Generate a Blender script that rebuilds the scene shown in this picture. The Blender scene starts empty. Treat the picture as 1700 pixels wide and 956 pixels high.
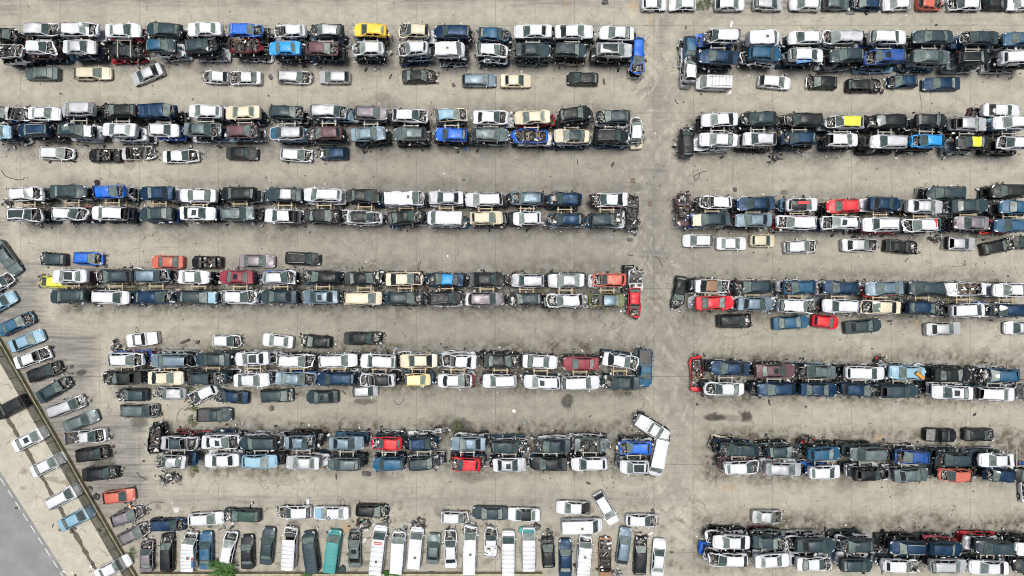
# ---- every vehicle: seen centre x, y, length, heading, body type, paint, flags ----
# flags: n bonnet missing, f front end stripped, x roof cut off, r tailgate gone, o sunroof, g dark glass roof, t roof rails, d doors missing
# '#': key | level | what the line is called
DATA = """
#A|3|upper line, first row left of lane
A0: -5 220 190 R h K n; 245 185 225 R w S n; 500 180 285 R h W nd; 795 188 235 R s W; 1065 183 235 L h D; 1340 180 240 L s W d; 1612 185 215 R h b n
A1: 215 192 215 L h W nd; 455 190 225 L h D n roof=S; 750 188 220 L h Y d; 1045 188 205 L h E nd; 1292 200 245 L w N; 1573 215 210 R h B n
A2: 140 195 258 L s W d; 415 195 260 R s W; 700 205 235 L s W
#B|3|lower line, first row left of lane
A0: 20 325 190 R h S nx; 240 298 200 R h W nd; 505 300 215 R s S; 1045 290 200 R h D d roof=B; 1312 290 215 R h D n; 1600 290 205 R h M nx roof=M
A1: 180 308 220 L s A d; 430 310 225 R h U n; 738 310 210 L h W nd; 1035 310 205 L h W nd; 1280 312 195 R v W; 1555 320 205 R h W nd
A2: 140 320 240 R s D; 392 315 215 R w D t; 680 315 245 R u S g
#C|2|lower line, first row left of lane
A0: 812 330 225 R h K n
#D|2|end of first row left of lane
A2: 838 350 240 D h b n
#E|1|loose cars below first row left of lane
A0: 255 475 228 L s G; 590 475 245 R h E d; 955 482 220 202 s S d; 1415 500 165 L h W n; 1612 505 215 L s W n
A1: 240 500 218 R w S nt; 510 500 208 L h S; 1070 495 218 R s K n; 1475 520 228 R w L t
A2: 25 525 205 R s E; 470 510 208 L h K t
#F|1|line cut by top edge, right of lane
A2: 945 14 165 R h W d; 1137 14 178 L h W d; 1450 14 198 R h W; 1705 12 200 R h S
A3: 260 14 200 L h W; 465 10 175 R h G; 670 8 190 L h N n; 870 12 178 L h W; 1090 10 165 R h O n; 1322 14 210 L h W nd; 1530 8 170 R h K; 1690 12 165 L h W
#G|3|upper line, first row right of lane
A2: 1395 225 262 L u W f; 1682 235 220 R v W
A3: 260 235 226 L h W; 520 230 262 L m S n; 815 230 250 R u W t; 1110 235 280 L s D; 1415 240 290 L s D f; 1690 245 215 L h B
#H|3|lower line, first row right of lane
A2: 1375 362 272 L s N; 1685 343 225 R w B
A3: 270 352 240 R h W d; 540 355 232 L h D; 800 360 290 L u q no; 1103 362 265 R s G; 1385 368 232 R w K t; 1680 365 230 R u W d
#I|2|end of first row right of lane
A2: 1187 310 165 D c B n; 1190 448 160 U c W n
#J|1|loose vehicles below first row right of lane
A2: 1348 535 228 L v W t
A3: 55 533 218 -5 h W; 370 535 200 L h K f; 650 555 232 R w K nt; 908 528 195 L h N n; 1165 545 245 L s N
#K|3|upper line, second row left of lane
B0: -40 100 160 R h K; 95 105 175 R s S nx; 270 108 212 R s W; 490 75 225 L m S; 770 85 240 L h K n; 1020 90 225 R v N n; 1342 90 232 L h W d; 1592 100 240 L s E
B1: 190 100 232 R w D n; 470 90 250 R m S n; 755 100 222 R w P; 1012 120 242 R h W n; 1285 112 225 R h c nd body=E; 1550 130 242 R s W n
B2: 136 130 248 L s E d; 680 125 222 L h D n
#L|4|upper line, second row left of lane
B2: 420 105 210 8 h K
#M|3|lower line, second row left of lane
B0: -55 225 190 R h c; 195 212 215 L w N t; 470 215 240 R h D hood=W; 770 215 235 L s W d; 1062 215 200 R h W; 1325 215 250 R s G n; 1590 220 215 R h U n
B1: 190 235 238 L w S hood=B; 452 235 225 L h U n; 735 240 235 4 s L d; 1015 240 222 L h G t; 1290 245 215 L h b d; 1550 243 240 R w G t
B2: 125 255 235 L h b nx; 398 255 238 L s D body=E; 660 250 235 R w K t
#N|2|end of second row left of lane
B2: 824 215 140 U c W n
#O|1|loose cars below second row left of lane
B0: 350 370 228 R h W n; 675 385 218 L s K x; 897 370 212 R s S nx; 1180 390 238 R s W n; 1590 370 208 R s K
B1: 255 382 215 -4 h W n; 505 370 195 L h N n
#P|3|upper line, second row right of lane
B2: 1385 145 246 L s W d; 1650 140 235 L h D n
B3: 250 145 262 L w K f; 525 160 270 L h S n roof=y; 805 155 272 L h K n; 1100 150 215 R h K; 1345 175 262 R s S r; 1640 165 245 L h W
#Q|2|behind second row right of lane
B3: 1565 85 258 R s W
#R|3|lower line, second row right of lane
B2: 1378 280 258 L s W d; 1650 272 225 L h S t
B3: 222 270 235 L h N n; 510 280 212 R h W r; 820 290 248 L w S; 1080 290 220 L h A n; 1372 295 215 L s K roof=y; 1655 300 225 L h W n
#S|2|end of second row right of lane
B2: 1166 290 200 U m K n
#T|3|upper line, third row left of lane
B0: 140 640 215 R h W n; 430 625 244 R s D; 700 625 215 R h b n; 1020 635 232 L s N; 1295 650 250 L s W d; 1560 640 242 L u K
B1: 175 645 244 L s D roof=S; 430 645 262 L u W t; 702 655 228 R s K; 972 670 262 R v W n; 1255 665 235 L s S; 1507 675 256 L w W t
B2: 105 670 218 L w L nt; 355 675 225 L h N n; 650 680 250 L s W f
#U|3|lower line, third row left of lane
B0: 130 778 222 R w W ng; 432 770 236 R h W n; 700 770 240 L w W r; 1015 775 236 L s D; 1290 770 238 R s W o; 1555 770 226 R w G t
B1: 160 785 244 L s W r; 430 785 246 R s K n; 708 795 232 R h W n roof=K; 985 795 246 5 s K n; 1245 800 238 L v W; 1520 800 226 R h E
B2: 100 800 192 L h W d; 355 810 238 L h N n; 625 810 228 R w D n
#V|2|end of third row left of lane
B2: 800 760 230 U s K nx
#W|3|upper line, third row right of lane
B2: 1360 695 215 L h W n; 1625 705 255 L s N
B3: 240 710 215 R h W roof=K; 515 720 220 L h R; 790 705 216 R s N; 1058 725 250 R s S; 1355 720 255 R s D; 1670 730 222 L s B
#X|2|behind third row right of lane
B3: 1210 633 252 L m D; 1620 622 215 L u K r
#Y|3|lower line, third row right of lane
B2: 1325 812 275 L s D hood=E; 1610 815 245 L s L
B3: 205 828 280 L w W n; 500 830 258 L h W no; 775 845 248 L u W t; 1040 850 250 L h W n rear=green; 1370 835 226 L s P; 1635 850 225 L h B
#Z|2|end of third row right of lane
B2: 1145 750 215 U s U nx
#a|1|loose cars below third row right of lane
C2: 1240 75 200 L h W; 1460 95 202 R s W; 1668 75 165 R h E
C3: 225 115 215 R h W n; 618 105 240 R s S n; 895 115 222 -5 s K n; 1285 95 220 R s S r; 1538 115 212 12 h K n; 1720 85 165 L s K
#b|1|loose cars above fourth row left of lane
C0: 330 198 175 L h D n; 560 193 190 R h b n; 1093 218 218 L s O; 1355 220 205 L h K x; 1690 212 232 R s P
C1: 300 195 232 R w K t
#c|3|upper line, fourth row left of lane
C0: 440 315 250 L s W g; 735 310 255 L h D f; 985 310 222 R w L n; 1265 315 208 R s W; 1552 320 238 L s M o
C1: 142 320 220 R h S n; 430 320 262 L h K n hood=c; 705 325 262 R s K n; 975 330 252 R s E n; 1250 335 255 L s N n roof=A; 1526 335 246 R s K
C2: 105 340 222 L w S t; 362 340 250 L s S; 650 340 222 L h O n
#d|1|under left end of fourth row left of lane
C0: 335 350 195 L c y n
#e|3|lower line, fourth row left of lane
C0: 425 445 245 L w D; 705 450 248 R m W; 1005 450 275 R h N n body=N; 1292 450 255 R h D hood=c; 1568 450 238 R h W n
C1: 140 450 256 L s D; 415 450 252 L s L o; 697 460 254 R m E; 975 460 248 R h D n; 1245 460 235 3 w K t; 1520 465 240 R w P t
C2: 90 465 225 L h D n; 358 475 246 L h W n; 632 475 245 L s V n roof=L
#f|2|end of fourth row left of lane
C2: 822 342 150 U p W nx; 815 482 190 D h R n
#g|1|right of the lane beside fourth row
C2: 1112 415 212 -99 h K n
#h|3|upper line, fourth row right of lane
C2: 1335 375 238 R s W n roof=X; 1605 385 262 L h D n
C3: 222 385 220 L h B n; 500 390 234 L h N; 788 395 256 L s L; 1073 395 236 L m D; 1335 400 264 L s W x; 1635 405 245 L s W
#i|3|lower line, fourth row right of lane
C2: 1350 490 265 R s R; 1620 495 245 R s L
C3: 207 510 250 R u W n; 500 510 238 L w W; 765 520 272 L s E n; 1060 525 232 R h N n; 1350 540 238 R m W; 1615 540 240 L h N f
#j|1|loose cars below fourth row right of lane
C2: 1480 610 225 R u K n
C3: 165 620 246 4 s B; 393 615 178 -6 h R; 643 645 272 5 s D; 1178 662 240 R s S; 1690 655 205 L s S
#k|1|loose cars above fifth row left of lane
D0: 920 95 215 187 p W; 1480 105 188 R h W n
D1: 135 105 208 174 s W; 390 110 205 176 h K n; 700 88 262 R s K n
#l|3|upper line, fifth row left of lane
D0: 812 230 245 R h W n; 1108 235 290 L w L rt; 1395 230 245 L s D; 1655 225 236 L s W g
D1: 252 240 254 R w W n; 532 240 262 R w W t; 800 240 242 L u W; 1072 240 258 L s E; 1340 240 242 L s W n; 1622 240 252 R s K n
D2: 186 245 240 R s W; 460 255 246 L s M; 725 240 248 -8 s W nd
#m|2|end of fifth row left of lane
D2: 890 290 256 D p B
#n|3|lower line, fifth row left of lane
D0: 795 350 272 L s K n; 1078 355 240 R s E; 1355 355 256 R h D n; 1648 365 238 R s W
D1: 248 360 268 R s L n; 520 360 256 L w N; 800 365 232 L h W n roof=K; 1060 365 165 R c z; 1315 370 234 R s W n; 1610 375 232 L w W t
D2: 200 380 244 L w W o; 455 385 256 R u W; 725 385 256 L s D n
#o|1|loose cars below fifth row left of lane
D0: 862 465 205 L h D n; 1115 455 206 L h S n; 1330 458 200 205 h W n; 1515 475 236 175 s N n; 905 570 285 R w G n; 1400 600 234 R p D
D1: 125 470 218 R m D n; 430 478 215 L s D o; 715 440 166 R c S
#p|3|upper line, fifth row right of lane
D2: 1455 290 262 L s N
D3: 62 305 270 R s U o; 335 310 272 L s G f; 660 320 274 R w W; 940 320 240 L s c; 1240 330 258 R s K; 1560 335 260 L h B f
#q|3|lower line, fifth row right of lane
D2: 1415 425 262 L s W n
D3: 70 430 262 L h N; 350 430 254 R s N t; 620 435 236 R h N n; 885 440 270 R h D r; 1245 450 286 L s W o; 1535 460 272 R w W r; 1745 450 160 L h K
#r|1|end of fifth row right of lane
D2: 1230 330 235 U s R nx
#s|1|loose vehicles above sixth row right of lane
D3: 1165 735 212 R p K; 1415 730 205 R h K n
#t|3|upper line, sixth row left of lane
E0: 1168 85 250 R s S n roof=D; 1440 75 250 R s W no; 1700 85 262 L w D
E1: 282 80 205 R s L n; 588 85 238 R s L; 860 90 198 L h R n; 1097 90 200 R h N n; 1400 90 242 L s L; 1672 110 240 R w D n
E2: 270 105 245 L s D n; 530 95 232 R s G x; 820 115 222 L h b n
#u|3|lower line, sixth row left of lane
E0: 1115 210 215 L s S n; 1455 200 244 L s W; 1700 210 238 R h c
E1: 300 215 232 L s S; 575 225 225 L h G; 870 225 215 L w B; 1105 220 205 R w D n; 1385 225 205 L h R n; 1675 230 228 R s S o
E2: 245 225 252 L s K; 515 225 242 L h W; 818 245 195 L h W g
#v|2|end of sixth row left of lane
D2: 935 692 250 -32 p W
E2: 980 182 262 -102 v W
#w|2|left end of sixth row left of lane
E0: 1012 65 180 U h K nx
#x|3|upper line, sixth row right of lane
E2: 1515 128 262 L h D n
E3: 110 145 215 R h D n; 385 155 225 R h B; 685 160 245 L m G; 975 180 232 L h q n; 1250 195 235 L h D n; 1535 200 232 L s W
#y|3|lower line, sixth row right of lane
E2: 1530 250 236 R h W n
E3: 115 260 250 R h S; 390 280 220 R h W; 695 290 226 R h K n; 965 300 248 R s G; 1262 300 215 L h O n; 1555 300 205 L h N n; 1745 300 170 L h K
#z|1|loose cars below sixth row right of lane
E3: 1735 385 190 U s W; 5 575 205 R s S n
#0|3|upper line, seventh row right of lane
E2: 1462 745 248 L s W
E3: 20 745 230 R s D n; 332 770 268 R s D; 605 770 228 L h D n; 950 785 240 L w N t; 1195 790 232 R w N t; 1525 785 250 L m D; 1770 790 200 L h W
#1|3|lower line, seventh row right of lane
E2: 1440 860 275 L h W n hood=c
E3: 40 868 240 R s W; 320 890 244 R s W n; 605 900 220 R h D; 895 905 245 R h W n; 1215 905 254 R w S t; 1485 915 262 L s W; 1745 905 190 L h K
#2|1|loose vehicles above bottom line left of lane
E0: 1093 628 228 R w N n; 1345 590 238 3 h W; 1590 565 245 L h D n roof=F
E1: 250 545 218 L h W nd; 490 550 238 L s W hood=c; 760 535 215 R h K n hood=c; 1310 580 185 R c W n; 1548 550 234 L s D
E2: 80 560 215 L s W roof=K; 410 515 230 L s W r; 625 520 238 -60 h W; 465 640 272 R v W; 862 600 210 R h W n
#3|1|bottom line left of lane
E0: 955 840 205 U s P n; 1088 815 250 U w K n; 1235 812 244 U v W n; 1350 800 246 U s B; 1497 790 230 78 h W n; 1625 810 222 U s K
E1: 65 770 244 85 s D; 210 790 268 87 v W n; 350 815 266 98 v D; 496 808 272 83 v T; 645 790 242 U s G no; 800 800 316 84 v W; 932 815 268 86 v W n; 1050 785 264 85 v W; 1170 788 198 86 s G; 1285 790 282 U s W n; 1412 800 308 U v W n; 1552 750 190 U p W n; 1668 820 284 U v W
E2: 112 795 275 U v W hood=T; 240 815 202 93 h K n; 355 850 252 U s N; 482 842 264 85 v W n; 620 850 245 U s X nx; 745 770 242 82 h L; 855 835 250 87 w K n; 975 850 262 85 s W
#4|1|cars slanted along the fence
C0: 22 190 270 -55 s G; -15 360 170 35 s W n; -15 490 215 30 s c; 82 630 255 25 s B n; 155 742 246 22 s c; 190 855 252 20 s W n
D0: 270 312 240 20 w K n; 333 430 252 30 s D n; 412 545 272 20 m S n; 515 640 250 22 s G; 540 745 292 5 p S n; 588 860 228 8 u K n
E0: 648 287 252 5 s K n; 765 440 222 7 h O; 820 575 230 20 h P n; 866 692 215 25 h P n
#5|1|cars parked outside the fence
D0: 45 548 250 207 u K; 180 757 296 27 s W o
E0: 297 228 256 27 s W; 400 442 272 28 w W t; 488 584 270 27 s c; 728 915 262 27 s W
"""
import bpy, math, random, re
import numpy as np
from mathutils import Vector, noise, Matrix
R = math.radians
scene = bpy.context.scene
H, F = 94.0, 1133.0
ORG = {c + str(i): (425 * i, y) for c, y in (('A', 0), ('B', 160), ('C', 380), ('D', 540), ('E', 716)) for i in range(4)}
def at(crop, cx, cy, z=0.0):
    "the ground position of a spot measured on one of twenty enlarged tiles of the survey picture"
    ox, oy = ORG[crop]
    s = (H - z) / F
    return ((ox + cx / 3.9835 - 850) * s, (478 - oy - cy / 3.9835) * s)
def px(x, y, z=0.0):
    s = (H - z) / F
    return ((x - 850) * s, (478 - y) * s)

# ------------------------------------------------------------------ materials
MATS = {}
def nodes(name):
    m = bpy.data.materials.new(name); m.use_nodes = True
    nt = m.node_tree; nt.nodes.clear()
    out = nt.nodes.new('ShaderNodeOutputMaterial')
    b = nt.nodes.new('ShaderNodeBsdfPrincipled')
    nt.links.new(b.outputs[0], out.inputs[0])
    MATS[name] = m
    return m, nt, b
def N(nt, t, **kw):
    n = nt.nodes.new(t)
    for k, v in kw.items():
        if k.startswith('i_'): n.inputs[k[2:].replace('_', ' ')].default_value = v
        else: setattr(n, k, v)
    return n
def mixc(nt, fac, a, b):
    m = nt.nodes.new('ShaderNodeMix'); m.data_type = 'RGBA'
    for s, v in ((0, fac), (6, a), (7, b)):
        if isinstance(v, (int, float, tuple)): m.inputs[s].default_value = v if not isinstance(v, tuple) else (*v, 1)[:4]
        else: nt.links.new(v, m.inputs[s])
    return m.outputs[2]
def ramp(nt, v, a, b, lo=0.0, hi=1.0):
    m = nt.nodes.new('ShaderNodeMapRange'); nt.links.new(v, m.inputs[0])
    for i, x in enumerate((a, b, lo, hi)): m.inputs[i + 1].default_value = x
    return m.outputs[0]
def mth(nt, op, a, b=0.0, c=None):
    m = nt.nodes.new('ShaderNodeMath'); m.operation = op
    for i, v in enumerate((a, b) if c is None else (a, b, c)):
        if isinstance(v, (int, float)): m.inputs[i].default_value = v
        else: nt.links.new(v, m.inputs[i])
    return m.outputs[0]
def noisen(nt, co, scale, detail=4, rough=.6, dist=0.0):
    n = nt.nodes.new('ShaderNodeTexNoise')
    n.inputs['Scale'].default_value = scale; n.inputs['Detail'].default_value = detail
    n.inputs['Roughness'].default_value = rough; n.inputs['Distortion'].default_value = dist
    nt.links.new(co, n.inputs['Vector']); return n.outputs[0]
PAINT = dict(W=(.60, .63, .67), S=(.46, .48, .51), G=(.10, .135, .145), D=(.020, .042, .053), K=(.005, .009, .012), N=(.004, .030, .075), B=(.010, .085, .17),
             b=(.004, .12, .58), A=(.02, .30, .74), c=(.21, .38, .50), L=(.14, .205, .26), R=(.58, .012, .025), M=(.24, .03, .05), U=(.11, .055, .065),
             Y=(.83, .53, .06), y=(.66, .68, .06), E=(.60, .54, .41), O=(.50, .12, .085), T=(.045, .26, .26), V=(.13, .15, .05), P=(.19, .175, .20),
             X=(.24, .13, .07), F=(.03, .075, .065), z=(.78, .64, .33), q=(.008, .065, .27))
NAMES = dict(W='white', S='silver', G='grey', D='dark grey', K='black', N='navy', B='dark blue', b='bright blue', A='azure', c='light blue', L='slate blue',
             R='red', M='maroon', U='plum brown', Y='yellow', y='lime yellow', E='cream', O='salmon red', T='turquoise', V='olive', P='purple grey', X='rusty', F='green', z='pale yellow', q='royal blue')
def paint(key):
    m, nt, b = nodes('paint_' + NAMES[key].replace(' ', '_'))
    tc = N(nt, 'ShaderNodeTexCoord'); oi = N(nt, 'ShaderNodeObjectInfo')
    geo = N(nt, 'ShaderNodeNewGeometry')
    n1 = noisen(nt, geo.outputs['Position'], 1.1, 6, .65)
    n2 = noisen(nt, geo.outputs['Position'], 6.0, 5, .7)
    n3 = noisen(nt, geo.outputs['Position'], .35, 2)
    c = PAINT[key]
    dust = mth(nt, 'MULTIPLY', ramp(nt, n1, .42, .75), ramp(nt, n3, .35, .7, .15, .62))
    lum = sum(c) / 3
    dc = (.34, .32, .27) if lum < .5 else (.36, .34, .29)
    k = .09 if lum < .08 else .42
    b.inputs['Specular IOR Level'].default_value = .32 if lum < .2 else .35
    col = mixc(nt, mth(nt, 'MULTIPLY', dust, k), c, dc)
    hv = N(nt, 'ShaderNodeHueSaturation'); nt.links.new(col, hv.inputs['Color'])
    rv = ramp(nt, n3, .3, .7, .86, 1.12); nt.links.new(rv, hv.inputs['Value'])
    spot = ramp(nt, n2, .66, .72)
    col = mixc(nt, mth(nt, 'MULTIPLY', spot, .45), hv.outputs[0], (.12, .10, .08) if lum > .2 else (.16, .15, .13))
    nt.links.new(col, b.inputs['Base Color'])
    nt.links.new(ramp(nt, n1, .4, .7, .42, .75), b.inputs['Roughness'])
    b.inputs['Metallic'].default_value = .35 if key in 'SGLPN' else 0
    b.inputs['Coat Weight'].default_value = .05 if lum < .2 else .12; b.inputs['Coat Roughness'].default_value = .3
    return m
for k in PAINT: MATS['P' + k] = paint(k)
def plain(name, col, rough=.6, metal=0.0, var=.35, scale=5, alt=None):
    m, nt, b = nodes(name)
    geo = N(nt, 'ShaderNodeNewGeometry')
    n = noisen(nt, geo.outputs['Position'], scale, 5, .65)
    a = alt or tuple(x * (1 - var) for x in col)
    nt.links.new(mixc(nt, ramp(nt, n, .35, .65), a, col), b.inputs['Base Color'])
    b.inputs['Roughness'].default_value = rough; b.inputs['Metallic'].default_value = metal
    return m
plain('black_plastic', (.022, .022, .024), .55, alt=(.05, .05, .05), scale=2)
plain('dark_interior', (.012, .013, .014), .9, alt=(.028, .028, .028))
plain('seat_fabric', (.05, .052, .056), .9, alt=(.11, .105, .10), scale=1.2)
plain('tan_fabric', (.26, .21, .15), .9, alt=(.14, .11, .08))
plain('bare_metal', (.40, .41, .42), .38, .8, alt=(.17, .16, .15))
plain('cast_alloy', (.34, .34, .33), .5, .3, alt=(.10, .095, .085), scale=9)
plain('rusty_steel', (.16, .085, .045), .8, .2, alt=(.07, .045, .03))
plain('tyre_rubber', (.018, .018, .018), .85)
plain('rack_steel', (.42, .37, .25), .6, .1, alt=(.27, .20, .12), scale=3)
plain('rack_grey_steel', (.36, .36, .33), .55, .2, alt=(.20, .18, .15), scale=3)
plain('clear_lamp', (.62, .66, .68), .12, alt=(.40, .44, .46))
plain('red_lamp', (.22, .012, .012), .2)
plain('white_plastic', (.62, .62, .60), .5, alt=(.42, .42, .40))
plain('green_wrap', (.03, .40, .13), .4)
plain('blue_wrap', (.05, .22, .60), .4)
plain('red_wrap', (.60, .03, .03), .4)
plain('orange_plastic', (.75, .30, .02), .4)
plain('cardboard', (.38, .29, .19), .9)
plain('yellow_plastic', (.60, .42, .05), .6)
plain('wall_concrete', (.40, .36, .25), .85, alt=(.22, .20, .13), scale=1.5)
plain('post_metal', (.12, .12, .11), .6, .4)
plain('road_paint', (.70, .70, .68), .6, alt=(.46, .46, .44), scale=1.5)
def glass(name, col, tr, rough):
    m, nt, b = nodes(name)
    out = nt.nodes['Material Output']
    geo = N(nt, 'ShaderNodeNewGeometry')
    n = noisen(nt, geo.outputs['Position'], 1.6, 4, .6)
    nt.links.new(mixc(nt, ramp(nt, n, .3, .7), tuple(x * .45 for x in col), col), b.inputs['Base Color'])
    b.inputs['Roughness'].default_value = rough; b.inputs['Specular IOR Level'].default_value = .7
    t = N(nt, 'ShaderNodeBsdfTransparent'); t.inputs[0].default_value = (.75, .85, .82, 1)
    mx = N(nt, 'ShaderNodeMixShader'); mx.inputs[0].default_value = 1 - tr
    nt.links.new(t.outputs[0], mx.inputs[1]); nt.links.new(b.outputs[0], mx.inputs[2]); nt.links.new(mx.outputs[0], out.inputs[0])
    return m
glass('windscreen_glass', (.24, .31, .29), .30, .08)
glass('dusty_glass', (.36, .43, .40), .18, .2)
glass('dark_glass', (.09, .135, .135), .25, .08)
glass('tinted_glass', (.025, .035, .04), .25, .06)

# ------------------------------------------------------------------ mesh helper
class MB:
    def __init__(s): s.v = []; s.f = []; s.m = []; s.s = []; s.mats = []
    def mi(s, m):
        if m not in s.mats: s.mats.append(m)
        return s.mats.index(m)
    def face(s, f, m, sm=False): s.f.append(f); s.m.append(s.mi(m)); s.s.append(sm)
    def grid(s, P, m, sm=True, skip=None):
        b = len(s.v); nc = len(P[0])
        for r in P: s.v.extend(r)
        for i in range(len(P) - 1):
            for j in range(nc - 1):
                if skip and skip(i, j): continue
                a = b + i * nc + j
                s.face((a, a + 1, a + nc + 1, a + nc), m, sm)
    def box(s, c, d, m, rz=0.0, ry=0.0, rx=0.0):
        b = len(s.v); M = Matrix.Rotation(rz, 3, 'Z') @ Matrix.Rotation(ry, 3, 'Y') @ Matrix.Rotation(rx, 3, 'X')
        for x in (-.5, .5):
            for y in (-.5, .5):
                for z in (-.5, .5):
                    p = M @ Vector((x * d[0], y * d[1], z * d[2]))
                    s.v.append((c[0] + p.x, c[1] + p.y, c[2] + p.z))
        for f in ((0, 1, 3, 2), (4, 6, 7, 5), (0, 4, 5, 1), (2, 3, 7, 6), (0, 2, 6, 4), (1, 5, 7, 3)):
            s.face(tuple(b + i for i in f), m)
    def tube(s, pts, r, m, n=5, cap=True):
        b = len(s.v); pts = [Vector(p) for p in pts]
        for i, p in enumerate(pts):
            d = (pts[min(i + 1, len(pts) - 1)] - pts[max(i - 1, 0)])
            d = d.normalized() if d.length > 1e-6 else Vector((1, 0, 0))
            u = d.cross(Vector((0, 0, 1)) if abs(d.z) < .9 else Vector((1, 0, 0))).normalized(); w = d.cross(u)
            for k in range(n):
                a = 2 * math.pi * k / n; q = p + (u * math.cos(a) + w * math.sin(a)) * r
                s.v.append(tuple(q))
        for i in range(len(pts) - 1):
            for k in range(n):
                a = b + i * n + k; c = b + i * n + (k + 1) % n
                s.face((a, c, c + n, a + n), m, True)
        if cap:
            s.face(tuple(b + k for k in range(n)), m); s.face(tuple(b + (len(pts) - 1) * n + k for k in reversed(range(n))), m)
    def bend(s, fn): s.v = [fn(p) for p in s.v]
    def build(s, name, parent=None):
        me = bpy.data.meshes.new(name); me.from_pydata(s.v, [], s.f)
        for m in s.mats: me.materials.append(MATS[m])
        if s.f:
            me.polygons.foreach_set('material_index', s.m); me.polygons.foreach_set('use_smooth', s.s)
        me.update()
        o = bpy.data.objects.new(name, me); scene.collection.objects.link(o)
        if parent: o.parent = parent
        return o
def tag(o, label=None, cat=None, group=None, kind=None):
    for k, v in (('label', label), ('category', cat), ('group', group), ('kind', kind)):
        if v: o[k] = v
    return o
def empty(name, loc, rz=0.0):
    o = bpy.data.objects.new(name, None); scene.collection.objects.link(o)
    o.location = loc; o.rotation_euler = (0, 0, rz); o.empty_display_size = .3
    return o

# ------------------------------------------------------------------ the car builder
#        xc   rf   rr   bb    zh   zc    zr    zd    W
SPEC = dict(
    h=(.235, .42, .86, .965, .70, .95, 1.46, .98, 1.78), s=(.26, .415, .715, .85, .68, .92, 1.41, 1.0, 1.82), w=(.24, .385, .915, .98, .70, .95, 1.46, 1.0, 1.82),
    u=(.24, .375, .89, .975, .85, 1.08, 1.66, 1.1, 1.88), m=(.17, .34, .92, .985, .76, 1.02, 1.62, 1.05, 1.84), v=(.12, .24, .985, .998, .86, 1.15, 1.9, 1.2, 1.96),
    p=(.25, .37, .56, .60, .86, 1.08, 1.68, 1.05, 1.86), c=(.19, .36, .88, .975, .72, .98, 1.5, 1.0, 1.66))
def interp(x, pts):
    for (a, b), (c, d) in zip(pts, pts[1:]):
        if x <= c: return b + (d - b) * max(0, min(1, (x - a) / max(c - a, 1e-6)))
    return pts[-1][1]
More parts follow.
